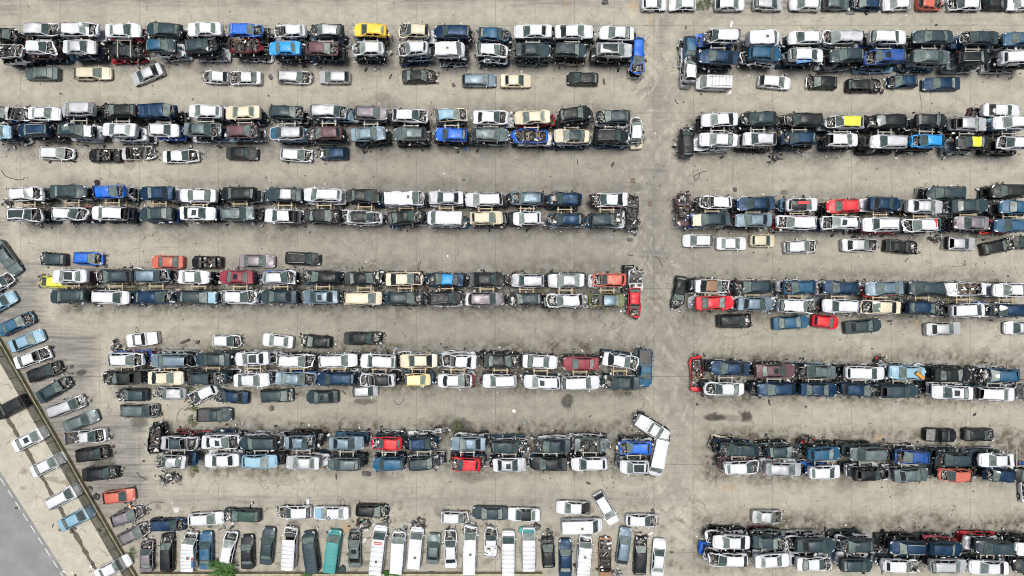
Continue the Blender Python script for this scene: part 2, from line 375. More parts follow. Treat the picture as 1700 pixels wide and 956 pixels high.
def make_car(kind, L, rnd, col, flags='', roof=None, hood=None, rear=None, wheels=True, lod=1):
    xc, rf, rr, bb, zh, zc, zr, zd, W = SPEC[kind]
    n, fr, cut, rg = 'n' in flags, 'f' in flags, 'x' in flags, 'r' in flags
    if fr: n = True
    hw = W / 2; P = 'P' + col; PR = 'P' + (roof or col); PH = 'P' + (hood or col)
    parts = []
    def part(name, mb, parent=None, label=None): parts.append((name, mb, parent, label)); return len(parts) - 1
    X = lambda t: L * (.5 - t)
    w = lambda t: hw * interp(t, ((0, .80), (.03, .90), (.08, .965), (.2, 1), (.8, 1), (.93, .965), (.975, .92), (1, .84)))
    zt = lambda t: interp(t, ((0, zh - .10), (.03, zh), (xc, zc), (bb, zd), (.985, zd - .02), (1, zd - .12)))
    body = MB()
    ts = [.0, .025, .06, .10, .145, .20, xc + .02, .36, .48, .52, .66, .72, .76, .82, .88, .93, .97, 1.0]
    ts = sorted(set(ts))
    outline = []
    for s in (-.66, 0, .66): outline.append((0.0, s * w(0), X(0) + .07 * (1 - s * s) * L / 4.4))
    for t in ts: outline.append((t, w(t), X(t)))
    for s in (.66, 0, -.66): outline.append((1.0, s * w(1), X(1) - .06 * (1 - s * s)))
    for t in reversed(ts): outline.append((t, -w(t), X(t)))
    outline.append(outline[0])
    wt = (.185 if kind != 'v' else .17, .80)
    rows = []
    for k, (fz, sc) in enumerate(((0, .955), (.33, 1.0), (.68, .995), (1, .955))):
        r = []
        for (t, y, x) in outline:
            top = zt(t); z = .24 + (top - .24) * fz
            arch = min(abs(X(t) - X(a)) for a in wt) if abs(y) > w(t) * .9 else 9
            if arch < .40:
                if k == 0: z = .66
                if k == 1: z = max(z, .69)
                if k == 2: z = max(z, .74)
            xs = x * (1 + (.006 if k in (1, 2) else -.004))
            r.append((xs, y * sc, z))
        rows.append(r)
    no = len(outline); dside = {}
    dmiss = set()
    if 'd' in flags or (n and rnd.random() < .35):
        for sgn in (1, -1):
            if rnd.random() < .75: dmiss.add((sgn, 0))
            if rnd.random() < .5: dmiss.add((sgn, 1))
    def skip(i, j):
        t0, y0, _ = outline[j]; t1, y1, _ = outline[j + 1]; tm = (t0 + t1) / 2
        if fr and tm < .17: return True
        if rg and tm > .985 and kind != 's' and i > 0: return True
        sg = 1 if y0 + y1 > 0 else -1
        if abs(y0) > .5 * hw and i < 3:
            if (sg, 0) in dmiss and xc + .02 < tm < .48: return True
            if (sg, 1) in dmiss and .52 < tm < .70 and kind not in 'pc': return True
        return False
    body.grid(rows, P, True, skip)
    # nose, wings, scuttle, shoulders, deck
    fs = [-.955, -.9, -.83]
    def top(t, s, cr=.035): return (X(t) + (.05 * (1 - s * s) if t < .01 else 0), s * w(t), zt(t) + cr * (1 - (s / .955) ** 2))
    tf = [0, .03] if not fr else []
    if tf: body.grid([[top(t, s) for s in (-.955, -.5, 0, .5, .955)] for t in tf], P)
    tw = [t for t in (.03, .06, .11, .17, .21) if t < xc - .01 and not (fr and t < .17)] + [xc]
    for sg in (1, -1):
        body.grid([[top(t, s * sg) for s in ((-.955, -.9, -.835) if sg > 0 else (-.835, -.9, -.955))] for t in tw], P)
    body.grid([[top(t, s, .01) for s in (-.9, -.4, 0, .4, .9)] for t in (xc - .022, xc + .012)], 'black_plastic')
    gb, gr = (.905, .725) if kind not in 'v' else (.93, .86)
    gr_r = gr * .97
    for sg in (1, -1):
        q = [[(X(t), sg * w(t) * .955, zt(t)), (X(t), sg * w(t) * gb, zt(t) + .012)] for t in (xc, .4, .55, .7, bb)]
        body.grid(q, P)
    # hood
    if not n:
        hd = MB(); th = [.034, .08, .14, .2] ; th = [t for t in th if t < xc - .03] + [xc - .026]
        crease = .012
        hd.grid([[(lambda p: (p[0], p[1], p[2] + (crease if abs(s) == .55 else 0) + .006))(top(t, s, .05)) for s in (-.82, -.55, -.3, 0, .3, .55, .82)] for t in th], PH)
        part('hood', hd, None, ('%s bonnet' % NAMES[hood]) if hood else None)
    bay = MB()
    bay.grid([[(X(t), s * w(t) * .9, .50) for s in (-1, 0, 1)] for t in ((.02 if not fr else .10), xc)], 'dark_interior')
    if n:
        eng = MB()
        cx = X(xc * .52)
        eng.box((cx, rnd.uniform(-.1, .2), .66), (.42 * L / 4.4, .55, .30), 'cast_alloy', rnd.uniform(-.1, .1))
        eng.box((cx + .02, rnd.uniform(-.1, .15), .83), (.26, .44, .07), rnd.choice(['black_plastic', 'bare_metal', 'black_plastic']), rnd.uniform(-.2, .2))
        for i in range(22):
            eng.box((X(rnd.uniform(.03, xc - .03)), rnd.uniform(-.72, .72), rnd.uniform(.55, .84)), (rnd.uniform(.05, .3), rnd.uniform(.04, .22), rnd.uniform(.05, .16)),
                    rnd.choice(['black_plastic', 'dark_interior', 'cast_alloy', 'bare_metal', 'white_plastic', 'black_plastic', 'rusty_steel', 'dark_interior']), rnd.uniform(0, 3), rnd.uniform(-.3, .3))
        for i in range(8):
            a = (X(rnd.uniform(.02, xc)), rnd.uniform(-.75, .75), rnd.uniform(.7, .9)); b2 = (X(rnd.uniform(.02, xc)), rnd.uniform(-.75, .75), rnd.uniform(.7, .95))
            mid = ((a[0] + b2[0]) / 2 + rnd.uniform(-.2, .2), (a[1] + b2[1]) / 2 + rnd.uniform(-.2, .2), .98)
            eng.tube([a, mid, b2], rnd.uniform(.012, .03), rnd.choice(['black_plastic', 'white_plastic', 'bare_metal', 'black_plastic']), 4, False)
        if fr:
            for sg in (1, -1): eng.box((X(.10), sg * .48, .55), (L * .2, .10, .12), rnd.choice([P, 'bare_metal']), sg * rnd.uniform(0, .08))
            eng.box((X(.01), 0, .6), (.09, 1.25, .10), rnd.choice([P, 'black_plastic', 'bare_metal']), rnd.uniform(-.15, .15))
        part('engine', eng)
    # deck / boot
    mdeck = P if rear != 'green' else 'green_wrap'
    if kind == 'p':
        bed = MB(); t0, t1 = .63, .985
        bed.grid([[(X(t), s * hw * .86, .72) for s in (-1, -.5, 0, .5, 1)] for t in (t0, .75, .87, t1)], rnd.choice(['bare_metal', P, 'black_plastic']))
        for sg in (1, -1):
            bed.grid([[(X(t), sg * hw * .86, .72), (X(t), sg * hw * .86, zt(t) + .01), (X(t), sg * w(t) * .955, zt(t) + .01)] for t in (t0, .8, t1)], P)
        for t in (t0, t1): bed.box((X(t), 0, .9), (.06, hw * 1.74, .40), P)
        if n or cut:
            for i in range(10): bed.box((X(rnd.uniform(.67, .95)), rnd.uniform(-.6, .6), .8), (rnd.uniform(.1, .6), rnd.uniform(.05, .3), .12), rnd.choice(['black_plastic', 'bare_metal', 'rusty_steel', 'white_plastic']), rnd.uniform(0, 3))
        part('cargo_bed', bed)
        body.grid([[(X(t), s * hw * .93, zt(t) + .01) for s in (-1, 0, 1)] for t in (bb, t0)], P)
    elif not (rg and kind != 's'):
        dk = MB()
        td = [bb + .012, (bb + .99) / 2, .985] if kind == 's' else [bb, 1.0]
        dk.grid([[top(t, s, .03) for s in (-.9, -.5, 0, .5, .9)] for t in td], mdeck)
        if kind == 's' and not (rg):
            part('boot_lid', dk)
            for sg in (1, -1): body.grid([[top(t, s * sg, .012) for s in (-.955, -.91)][::sg] for t in (bb, .97)], P)
            body.grid([[top(t, s, .02) for s in (-.955, -.5, 0, .5, .955)] for t in (.985, 1.0)], P)
        elif kind != 's': part('tailgate', dk, None, 'green tailgate' if rear == 'green' else None)
    # greenhouse
    def B0(u): t = xc + (bb - xc) * u; return (X(t), w(t) * gb, zt(t) + .012)
    rts = [rf + (rr - rf) * i / 8 for i in range(9)]
    zroof = lambda t: zr - .045 * (1 - min(1, (t - rf) / .09)) ** 2 - .06 * max(0, (t - (rr - .15)) / .15) ** 2 * (0 if kind == 'v' else 1)
    wr = lambda t: hw * (gr - .03 * max(0, (t - .5) * 2)) * (1 - .03 * (t < rf + .01))
    def T0(u): t = rf + (rr - rf) * u; return (X(t), wr(t) + .015, zroof(t) - .07)
    us = dict(h=[0, .07, .43, .50, .84, 1], s=[0, .07, .47, .53, .90, 1], w=[0, .06, .36, .41, .68, .72, .95, 1], u=[0, .06, .37, .42, .70, .74, .93, 1],
              m=[0, .10, .38, .42, .66, .70, .94, 1], v=[0, .05, .20, 1], p=[0, .1, .82, 1], c=[0, .08, .52, .60, .88, 1])[kind]
    vs = [0, .03, .93, 1]
    bare = cut or (n and rnd.random() < .3)
    ug = []
    for a, b in zip(us, us[1:]):
        if len(ug) and (len(ug) % 2): ug.append((a, b, True))
        else: ug.append((a, b, False))
    isw = [i % 2 == 1 and i < len(us) - 1 for i in range(len(us) - 1)]
    if kind == 'v': isw = [False, True, False]
    for sg in (1, -1):
        def S(u, v):
            a, b = B0(u), T0(u); bow = .03 * math.sin(v * math.pi)
            return (a[0] + (b[0] - a[0]) * v, sg * (a[1] + (b[1] - a[1]) * v + bow), a[2] + (b[2] - a[2]) * v)
        G = [[S(u, v) for v in vs] for u in us]
        if sg > 0: G = [r[:] for r in G]
        def sk(i, j):
            if isw[i] and j == 1: return True
            if j == 2: return True
            if cut and j == 1 and i in (2,): return rnd.random() < .5
            return False
        body.grid(G, P, True, sk)
        if not cut: body.grid([[r_[2], r_[3]] for r_ in G], 'black_plastic')
        if not bare:
            gl = MB()
            for i in range(len(us) - 1):
                if isw[i] and ((sg, 0 if i < 3 else 1) not in dmiss):
                    u0, u1 = us[i] + .004, us[i + 1] - .004
                    gl.grid([[tuple(c * (.995 if k == 1 else 1) for k, c in enumerate(S(u, v))) for v in (.03, .47, .93)] for u in (u0, u1)], 'tinted_glass')
            if gl.f and lod: part('side_window', gl)
    # windscreen and rear screen
    def scr(t0, t1, u, s):
        a = (X(t0), s * w(t0) * gb, zt(t0) + .012); b = (X(t1), s * wr(t1), zroof(t1) - .012)
        sb = 1 if t0 < t1 else -1
        return (a[0] + (b[0] - a[0]) * u + sb * .07 * (1 - s * s) * (1 - u * .6), a[1] + (b[1] - a[1]) * u, a[2] + (b[2] - a[2]) * u + .035 * (1 - s * s))
    for (t0, t1, nm) in ((xc, rf, 'windscreen'), (bb, rr, 'rear_window')):
        v0, v1, e = (.05, .97, .92) if nm == 'windscreen' else (.14 if kind in 'sp' else .35, .9, .86)
        if nm == 'rear_window' and kind == 'v':
            if not rg: body.grid([[scr(t0, t1, u, s) for s in (-1, 0, 1)] for u in (0, 1)], P)
            continue
        U = [0, v0, v1, 1]; Sx = [-1, -e, 0, e, 1]
        body.grid([[scr(t0, t1, u, s) for s in Sx] for u in U], P if nm == 'windscreen' or rnd.random() < .5 else 'black_plastic', True, lambda i, j: (i == 1 and j in (1, 2)) or (cut and i > 0) or (nm == 'rear_window' and rg and kind != 's' and j in (1, 2)))
        if cut or (nm == 'rear_window' and rg) or (bare and rnd.random() < .25): continue
        g = MB(); mg = rnd.choice(['windscreen_glass', 'windscreen_glass', 'dusty_glass', 'dark_glass', 'dark_glass']) if nm == 'windscreen' else rnd.choice(['tinted_glass', 'windscreen_glass', 'tinted_glass', 'dusty_glass'])
        g.grid([[scr(t0, t1, u, s) for s in (-e, -e / 2, 0, e / 2, e)] for u in (v0, (v0 + v1) / 2, v1)], mg)
        part(nm, g)
    # roof
    if not cut:
        rf_ = MB(); ss = [-1, -.93, -.6, 0, .6, .93, 1]
        if kind == 'v':
            rts2 = [rf + (rr - rf) * i / 22 for i in range(23)]
            rf_.grid([[(X(t), s * (wr(t) + (.015 if abs(s) == 1 else 0)), zroof(t) + .04 * (1 - s * s) - (.07 if abs(s) == 1 else .012 if abs(s) > .9 else 0) + (.022 if i % 3 == 1 and abs(s) < .9 and 2 < i < 21 else 0)) for s in ss] for i, t in enumerate(rts2)], PR, True)
            nb = 6
            if col == 'W' and rnd.random() < .4:
                k_ = rf_.mi('PS'); rf_.m = [k_ if (q // nb) % 3 == 1 and 1 < q // nb < 20 and 0 < q % nb < 5 else m_ for q, m_ in enumerate(rf_.m)]  # rib shading painted on: silver bands down one flank of each rib
        else:
            rf_.grid([[(X(t), s * (wr(t) + (.015 if abs(s) == 1 else 0)), zroof(t) + .045 * (1 - s * s) - (.07 if abs(s) == 1 else .012 if abs(s) > .9 else 0)) for s in ss] for t in rts], PR)
            for sg in (-1, 1):  # drip channel along each side
                rf_.grid([[(X(t), sg * (wr(t) * k), zroof(t) + .012) for k in (.905, .925)] for t in rts], 'black_plastic', False)
        ir = part('roof', rf_, None, ('%s roof' % NAMES[roof]) if roof else None)
        if 'o' in flags or 'g' in flags:
            so = MB(); a, b2, e = (rf + .05, rf + .17, .36) if 'o' in flags else (rf + .035, rr - .06, .50)
            so.grid([[(X(t), s * e, zroof(t) + .10 - .03 * abs(s)) for s in (-1, 0, 1)] for t in (a, (a + b2) / 2, b2)], 'tinted_glass')
            for t in (a, b2): so.box((X(t), 0, zroof(t) + .075), (.035, e * 2, .06), 'black_plastic')
            part('sunroof', so, ir)
        if kind == 'v' and rnd.random() < .6:
            ve = MB(); vx, vy = X(rnd.uniform(.35, .7)), rnd.uniform(-.2, .2)
            ve.box((vx, vy, zr + .09), (.5, .5, .07), 'white_plastic'); ve.box((vx, vy, zr + .13), (.3, .3, .03), 'black_plastic'); part('roof_vent', ve, ir)
        if 't' in flags:
            m = rnd.choice(['bare_metal', 'bare_metal', 'white_plastic', 'black_plastic'])
            for sg in (-1, 1):
                rl = MB(); rl.tube([(X(rf + .04), sg * .58, zroof(rf + .04) + .02), (X(rf + .06), sg * .58, zr + .07), (X(rr - .06), sg * .57, zr + .06), (X(rr - .03), sg * .57, zroof(rr - .03))], .026, m, 5)
                part('roof_rail', rl, ir)
            if kind == 'v':
                for t in (.4, .6, .8):
                    rl = MB(); rl.box((X(t), 0, zr + .12), (.05, 1.5, .05), 'bare_metal'); part('roof_bar', rl, ir)
    # interior
    tub = MB()
    tub.grid([[(X(t), s * w(t) * .9, .30) for s in (-1, 0, 1)] for t in (xc, .5, .985)], 'dark_interior')
    tub.grid([[(X(xc + .005), s * hw * .88, z) for s in (-1, 0, 1)] for z in (.3, zc - .02)], 'dark_interior')
    tub.box((X(xc + .05), 0, zc - .10), (.34, hw * 1.6, .14), 'black_plastic')
    tub.box((X(min(.93, bb)), 0, .62), (.3, hw * 1.5, .35), 'dark_interior') if kind not in 'pv' else None
    tub.v += bay.v and []
    b0 = len(tub.v); tub.v.extend(bay.v)
    for f in bay.f: tub.face(tuple(i + b0 for i in f), 'dark_interior')
    part('cabin_floor', tub)
    if lod and (cut or dmiss or n or kind in 'hswumc') and kind != 'v':
        sf = 'tan_fabric' if rnd.random() < .12 else 'seat_fabric'
        for sg in (1, -1):
            st = MB(); x0 = X(xc + .20)
            st.box((x0, sg * .36, .52), (.48, .48, .16), sf); st.box((x0 - .28, sg * .36, .82), (.13, .46, .56), sf, 0, -.25); st.box((x0 - .36, sg * .36, 1.13), (.09, .24, .16), sf)
            part('seat', st)
        if kind in 'hswumc':
            st = MB(); x0 = X(min(.70, rr - .1)); st.box((x0, 0, .52), (.45, 1.25, .16), sf); st.box((x0 - .26, 0, .82), (.13, 1.22, .52), sf, 0, -.25)
            part('rear_seat', st)
    if cut and lod:
        ck = MB()
        for i in range(34):
            ck.box((X(rnd.uniform(.05, .95)), rnd.uniform(-.7, .7), rnd.uniform(.6, 1.0)), (rnd.uniform(.06, .6), rnd.uniform(.04, .3), rnd.uniform(.04, .2)), rnd.choice(['black_plastic', 'dark_interior', P, 'bare_metal', 'white_plastic', 'seat_fabric', 'rusty_steel']), rnd.uniform(0, 3), rnd.uniform(-.4, .4))
        part('loose_trim', ck)
    # lamps, mirrors, wheels
    if lod:
        if not n or rnd.random() < .25:
            for sg in (1, -1):
                h_ = MB(); h_.grid([[(X(t) + (.012 if t < .02 else 0), sg * w(t) * s, zt(t) + .012 + .02 * (1 - s)) for s in (.62, .8, .93)] for t in (.004, .035, .065)], 'clear_lamp'); part('headlight', h_)
        if not rg and rnd.random() < (1 if wheels else .55):
            for sg in (1, -1):
                h_ = MB(); h_.box((X(.985), sg * w(.985) * .88, zt(.985) - .10), (.07, .17, .18 if kind in 'sc' else .34), 'red_lamp', -sg * .25); part('tail_light', h_)
        if not n or wheels:
            for sg in (1, -1):
                if rnd.random() < .8:
                    mr = MB(); mr.box((X(xc + .045), sg * (hw + .07), zc + .05), (.10, .20, .13), P, sg * .25); part('mirror', mr)
        if wheels:
            for a in wt:
                for sg in (1, -1):
                    if n and rnd.random() < .3: continue
                    wh = MB(); y = sg * (hw - .12)
                    prof = [(.0, .12), (.16, .11), (.20, .10), (.22, .115), (.30, .11), (.32, .08), (.32, -.08), (.30, -.11), (.0, -.11)]
                    Gd = [[(X(a) + r * math.cos(q * math.pi / 7), y + sg * yy, .32 + r * math.sin(q * math.pi / 7)) for r, yy in prof] for q in range(15)]
                    wh.grid(Gd, 'tyre_rubber'); wh.m = [wh.mi('bare_metal') if (k % 8) < 3 else 0 for k in range(len(wh.m))]
                    part('wheel', wh)
    parts.insert(0, ('body', body, None, None))
    parts = [(a, b, (c + 1 if c is not None else None), d) for a, b, c, d in parts]
    # dents
    off = Vector((rnd.uniform(0, 50), rnd.uniform(0, 50), rnd.uniform(0, 50)))
    amp = .035 + (.045 if n else 0) + (.07 if cut else 0) + (.05 if not wheels else 0) + (0 if lod else .05)
    wreck_front = n
    def dent(p):
        v = Vector(p); q = noise.noise_vector(v * .9 + off); q2 = noise.noise_vector(v * 2.6 + off)
        k = amp * (1 + (1.2 * max(0, (v.x / L - .2)) * 4 if wreck_front else 0))
        d = q * k + q2 * (k * .45)
        return (v.x + d.x * 1.2, v.y + d.y, max(.02, v.z + d.z))
    if wheels and not n: amp *= .35
    for nm, mb, _, _ in parts:
        if nm not in ('wheel',): mb.bend(dent)
    return parts

KIND = dict(h=('hatchback', 'car', 'hatchback'), s=('sedan', 'car', 'sedan'), w=('estate_car', 'car', 'estate car'), u=('suv', 'car', 'suv'), m=('minivan', 'car', 'minivan'),
            v=('van', 'van', 'van'), p=('pickup_truck', 'pickup', 'pickup'), c=('small_car', 'car', 'small car'))
BASE = {1: 0.0, 2: 1.68, 3: 3.46, 4: 4.95}
ORD = ['first', 'second', 'third', 'fourth', 'fifth', 'sixth', 'seventh', 'eighth', 'ninth', 'tenth'] + ['%dth' % i for i in range(11, 20)] + ['20th', '21st', '22nd', '23rd', '24th', '25th', '26th', '27th', '28th', '29th', '30th']
cars = []
for ln in DATA.strip().splitlines():
    if ln[0] == '#':
        key, lev, phrase = ln[1:].split('|'); lev = int(lev); continue
    crop, rest = ln.split(':')
    for e in rest.split(';'):
        tk = e.split(); cx, cy, ln_ = map(float, tk[:3])
        d = tk[3]; extra = 0.0
        if re.match(r'-?\d+$', d): ang = float(d); k0 = 4
        else: ang = dict(R=0, L=180, U=90, D=270)[d]; k0 = 4
        kd, cl = tk[k0], tk[k0 + 1]; fl = ''; kw = {}
        if re.match(r'-?\d+$', tk[3]) and False: pass
        for t in tk[k0 + 2:]:
            if '=' in t: a, b = t.split('='); kw[a] = b
            else: fl += t
        zr = SPEC[kd][6]; base = BASE[lev]
        x, y = at(crop, cx, cy, base + zr)
        L = ln_ / 3.9835 * (H - base - .9) / F * (.955 if lev >= 2 else .93 if key in '45' else .985)
        if kd not in 'vp': L = max(3.3, min(5.1, L))
        cars.append(dict(key=key, lev=lev, phrase=phrase, x=x, y=y, L=L, ang=ang, kind=kd, col=cl, fl=fl, base=base, **{'kw': kw}))
byline = {}
for c in cars: byline.setdefault(c['key'], []).append(c)
vert = '45'
for k, l in byline.items():
    l.sort(key=(lambda c: c['x']) if k not in vert else (lambda c: -c['y']))
def look(c):
    body = c['kw'].get('body', c['col'])
    s = NAMES[body]
    nm = KIND[c['kind']][2]
    kw = c['kw']; fl = c['fl']
    if 'roof' in kw: f = '%s roof' % NAMES[kw['roof']]
    elif 'body' in kw and kw['body'] != c['col']: f = '%s roof' % NAMES[c['col']]
    elif 'hood' in kw: f = '%s bonnet' % NAMES[kw['hood']]
    elif 'rear' in kw: f = 'green tail'
    elif 'x' in fl: f = 'roof cut off'
    elif 'f' in fl: f = 'front stripped'
    elif 'g' in fl: f = 'dark glass roof'
    elif 'o' in fl: f = 'sunroof'
    elif 'r' in fl: f = 'open rear'
    elif 'n' in fl: f = 'bonnet missing'
    elif 't' in fl: f = 'roof rails'
    elif 'd' in fl: f = 'doors missing'
    else: f = ''
    return s + ' ' + nm + ((' with ' + f) if f and f not in ('roof cut off', 'front stripped', 'bonnet missing', 'doors missing') else (', ' + f if f else ''))
def place_words(c, lst):
    i = lst.index(c); n_ = len(lst)
    if n_ == 1: return ''
    if c['key'] in vert: return ORD[i] + ' from the top, '
    return (ORD[i] + ' from left, ') if i <= n_ // 2 + 3 or n_ < 4 else ((ORD[n_ - 1 - i] + ' from right, ') if i < n_ - 1 else 'last on right, ')
nwords = 0
UNDER = []   # (x, y, base, ang, L)
for idx, c in enumerate(cars):
    rnd = random.Random(idx * 7 + 3)
    kw = c['kw']; col = kw.get('body', c['col']); roof = kw.get('roof') or (c['col'] if 'body' in kw and kw['body'] != c['col'] else None)
    ground = c['lev'] == 1
    wheels = ground and c['key'] not in 'FIdrgw'
    a = c['ang'] + (rnd.uniform(-2.6, 2.6) if c['ang'] in (0, 180, 90, 270) else 0)
    parked = c['key'] == '5'
    parts = make_car(c['kind'], c['L'], rnd, col, c['fl'], roof, kw.get('hood'), kw.get('rear'), wheels or parked)
    nm, cat, _ = KIND[c['kind']]
    root = empty(nm, (c['x'], c['y'], c['base']), R(a))
    if not ground: root.rotation_euler = (R(rnd.uniform(-3.2, 3.2)), R(rnd.uniform(-2, 2)), R(a))
    grp = 'scrap vehicles stacked in the yard rows' if not ground else ('cars parked outside the fence' if parked else 'scrap vehicles standing on the yard floor')
    lab = look(c) + ', ' + place_words(c, byline[c['key']]) + c['phrase']
    lab = lab.replace(', cars slanted', ', among cars slanted').replace(', cars parked', ', among cars parked').replace(', loose', ', among loose')
    if len(lab.split()) > 16: lab = lab.replace(' with ', ', ')
    if len(lab.split()) > 16: lab = lab.replace('loose vehicles', 'loose').replace('loose cars', 'loose')
    if len(re.findall(r'[A-Za-z0-9]+', lab)) > 16: lab = lab.replace('among loose', 'loose')
    if len(re.findall(r'[A-Za-z0-9]+', lab)) > 16: print(len(re.findall(r'[A-Za-z0-9]+', lab)), lab)
    nwords = max(nwords, len(lab.split()))
    tag(root, lab, cat, grp)
    objs = []
    for (pn, mb, par, pl) in parts:
        o = mb.build(pn, objs[par] if par is not None else root)
        if pl: o['label'] = pl
        objs.append(o)
    c['root'] = root
    if c['lev'] >= 2:
        for lv in range(1, c['lev']):
            UNDER.append((c['x'] + rnd.uniform(-.65, .65), c['y'] + rnd.uniform(-.2, .2), {1: 0, 2: 1.68, 3: 3.46}[lv], a + rnd.choice([0, 180]) + rnd.uniform(-3, 3), c['L']))
print('cars', len(cars), 'max label words', nwords)

# ------------------------------------------------------------------ crushed cars underneath (no one could count them): one object
rnd = random.Random(11)
protos = []
for i in range(26):
    kd = rnd.choice('hhsswum')
    fl = ''.join(f for f, p in (('n', .45), ('d', .6), ('r', .2), ('x', .15)) if rnd.random() < p)
    Lp = rnd.uniform(4.3, 4.7)
    pr = make_car(kd, Lp, rnd, 'W', fl, wheels=False, lod=0)
    V, Fc, M, off = [], [], [], 0
    for nm, mb, _, _ in pr:
        V += mb.v; Fc += [tuple(j + off for j in f) for f in mb.f]; M += [mb.mats[j] for j in mb.m]; off += len(mb.v)
    protos.append((np.array(V, dtype=np.float32), Fc, M, Lp))
allmats = ['P' + k for k in PAINT] + ['black_plastic', 'dark_interior', 'seat_fabric', 'tan_fabric', 'bare_metal', 'cast_alloy', 'rusty_steel', 'white_plastic', 'tinted_glass', 'dark_glass', 'windscreen_glass', 'dusty_glass', 'clear_lamp', 'red_lamp']
mi = {m: i for i, m in enumerate(allmats)}
VV, LT, LS, LI, MI, off = [], [], [], [], [], 0
pool = 'WWWWWWWWWWSSSSSGGGDDDDDDKKKKKKKKKKNNNNBBLLMEMGDWSKWKDRcbU'
for (x, y, z, ang, L) in UNDER:
    V, Fc, M, Lp = rnd.choice(protos); k = rnd.choice(pool)
    s = (max(3.9, L)) / Lp * rnd.uniform(.97, 1.05); a = R(ang)
    rot = np.array([[math.cos(a), math.sin(a), 0], [-math.sin(a), math.cos(a), 0], [0, 0, 1]])
    tz = rnd.uniform(-.03, .03)
    W_ = V * np.array([s, 1.0, .95]); W_ = W_ @ rot + np.array([x, y, z]); W_[:, 2] += (W_[:, 0] - x) * tz
    VV.append(W_)
    for f, m in zip(Fc, M):
        LT.append(len(f)); LI.extend(j + off for j in f); MI.append(mi['P' + k] if m == 'PW' else mi[m])
    off += len(V)
# scrap trim wedged in the gaps between the stacks
ck = MB(); ck.mats = list(allmats)
for c in cars:
    if c['lev'] < 2 and (c['key'] == '5' or 'n' not in c['fl']): continue
    r2 = random.Random(hash((round(c['x'], 2), round(c['y'], 2))) & 0xffff)
    ca, sa = math.cos(R(c['ang'])), math.sin(R(c['ang']))
    for i in range(42 if c['lev'] > 1 else 12):
        end = r2.choice((-1, 1)) if c['lev'] > 1 else 1; side = r2.random() < (.5 if c['lev'] > 1 else .15)
        if side: lx, ly = r2.uniform(-.5, .5) * c['L'], r2.choice((-1, 1)) * (r2.uniform(.85, 1.12) if r2.random() < .75 else r2.uniform(1.1, 1.5))
        else: lx, ly = end * (c['L'] / 2 + r2.uniform(-.25, .5)), r2.uniform(-.8, .8)
        x, y = c['x'] + lx * ca - ly * sa, c['y'] + lx * sa + ly * ca
        z = (r2.uniform(.1, c['base'] + .6) if abs(ly) < 1.15 else r2.uniform(.05, .5)) if side else r2.uniform(.3, c['base'] + .75)
        m = r2.choice(['black_plastic'] * 6 + ['dark_interior', 'bare_metal', 'bare_metal', 'white_plastic', 'white_plastic', 'PW', 'PW', 'PW', 'PS', 'cast_alloy', 'rusty_steel', 'PK', 'P' + c['col']])
        if r2.random() < .5:
            ck.box((x, y, z), (r2.uniform(.08, .55), r2.uniform(.04, .3), r2.uniform(.03, .15)), m, r2.uniform(0, 3), r2.uniform(-.8, .8), r2.uniform(-.5, .5))
        else:
            dx, dy = r2.uniform(-.6, .6), r2.uniform(-.35, .35)
            ck.tube([(x, y, z), (x + dx * .5 + r2.uniform(-.1, .1), y + dy * .5 + r2.uniform(-.1, .1), z + r2.uniform(-.1, .3)), (x + dx, y + dy, z + r2.uniform(-.3, .3))], r2.uniform(.012, .04), m, 4)
VV.append(np.array(ck.v)); 
for f, m in zip(ck.f, ck.m): LT.append(len(f)); LI.extend(j + off for j in f); MI.append(m)
VV = np.concatenate(VV).astype(np.float32); LT = np.array(LT, dtype=np.int32)
me = bpy.data.meshes.new('crushed_cars'); me.vertices.add(len(VV)); me.vertices.foreach_set('co', VV.ravel())
me.loops.add(len(LI)); me.loops.foreach_set('vertex_index', np.array(LI, dtype=np.int32))
me.polygons.add(len(LT)); me.polygons.foreach_set('loop_start', np.concatenate(([0], np.cumsum(LT)[:-1])).astype(np.int32)); me.polygons.foreach_set('loop_total', LT)
for m in allmats: me.materials.append(MATS[m])
me.polygons.foreach_set('material_index', np.array(MI, dtype=np.int32)); me.update(calc_edges=True); me.validate()
o = bpy.data.objects.new('crushed_cars', me); scene.collection.objects.link(o)
tag(o, 'crushed car shells and torn trim packed underneath the topmost cars of every stack', 'scrap cars', kind='stuff')
print('under', len(UNDER), 'faces', len(LT))

# ------------------------------------------------------------------ steel racks
def rack(x, y, span, lab, mat):
    root = empty('steel_rack', (x, y, 0))
    tag(root, lab, 'rack', 'steel racks carrying the stacked cars')
    for sx in (-.86, .86):
        for z in (1.60, 3.36):
            mb = MB(); mb.box((sx, 0, z), (.15, span, .14), mat); mb.build('cross_beam', root)
        for sy in (-.30, .30):
            mb = MB(); mb.box((sx, sy, 1.64), (.11, .11, 3.28), mat); mb.build('post', root)
    mb = MB(); mb.box((0, .06, 3.50), (2.1, .13, .12), mat); mb.build('rail', root)
    for s in (-1, 1):
        mb = MB(); mb.box((s * 1.3, 0, 3.32), (.10, 1.0, .10), mat, s * .15)
    return root
ROWS = [('A', 'B', 'first row left of lane'), ('G', 'H', 'first row right of lane'), ('K', 'M', 'second row left of lane'), ('P', 'R', 'second row right of lane'), ('T', 'U', 'third row left of lane'),
        ('W', 'Y', 'third row right of lane'), ('c', 'e', 'fourth row left of lane'), ('h', 'i', 'fourth row right of lane'), ('l', 'n', 'fifth row left of lane'), ('p', 'q', 'fifth row right of lane'),
        ('t', 'u', 'sixth row left of lane'), ('x', 'y', 'sixth row right of lane'), ('0', '1', 'seventh row right of lane')]
rects = []
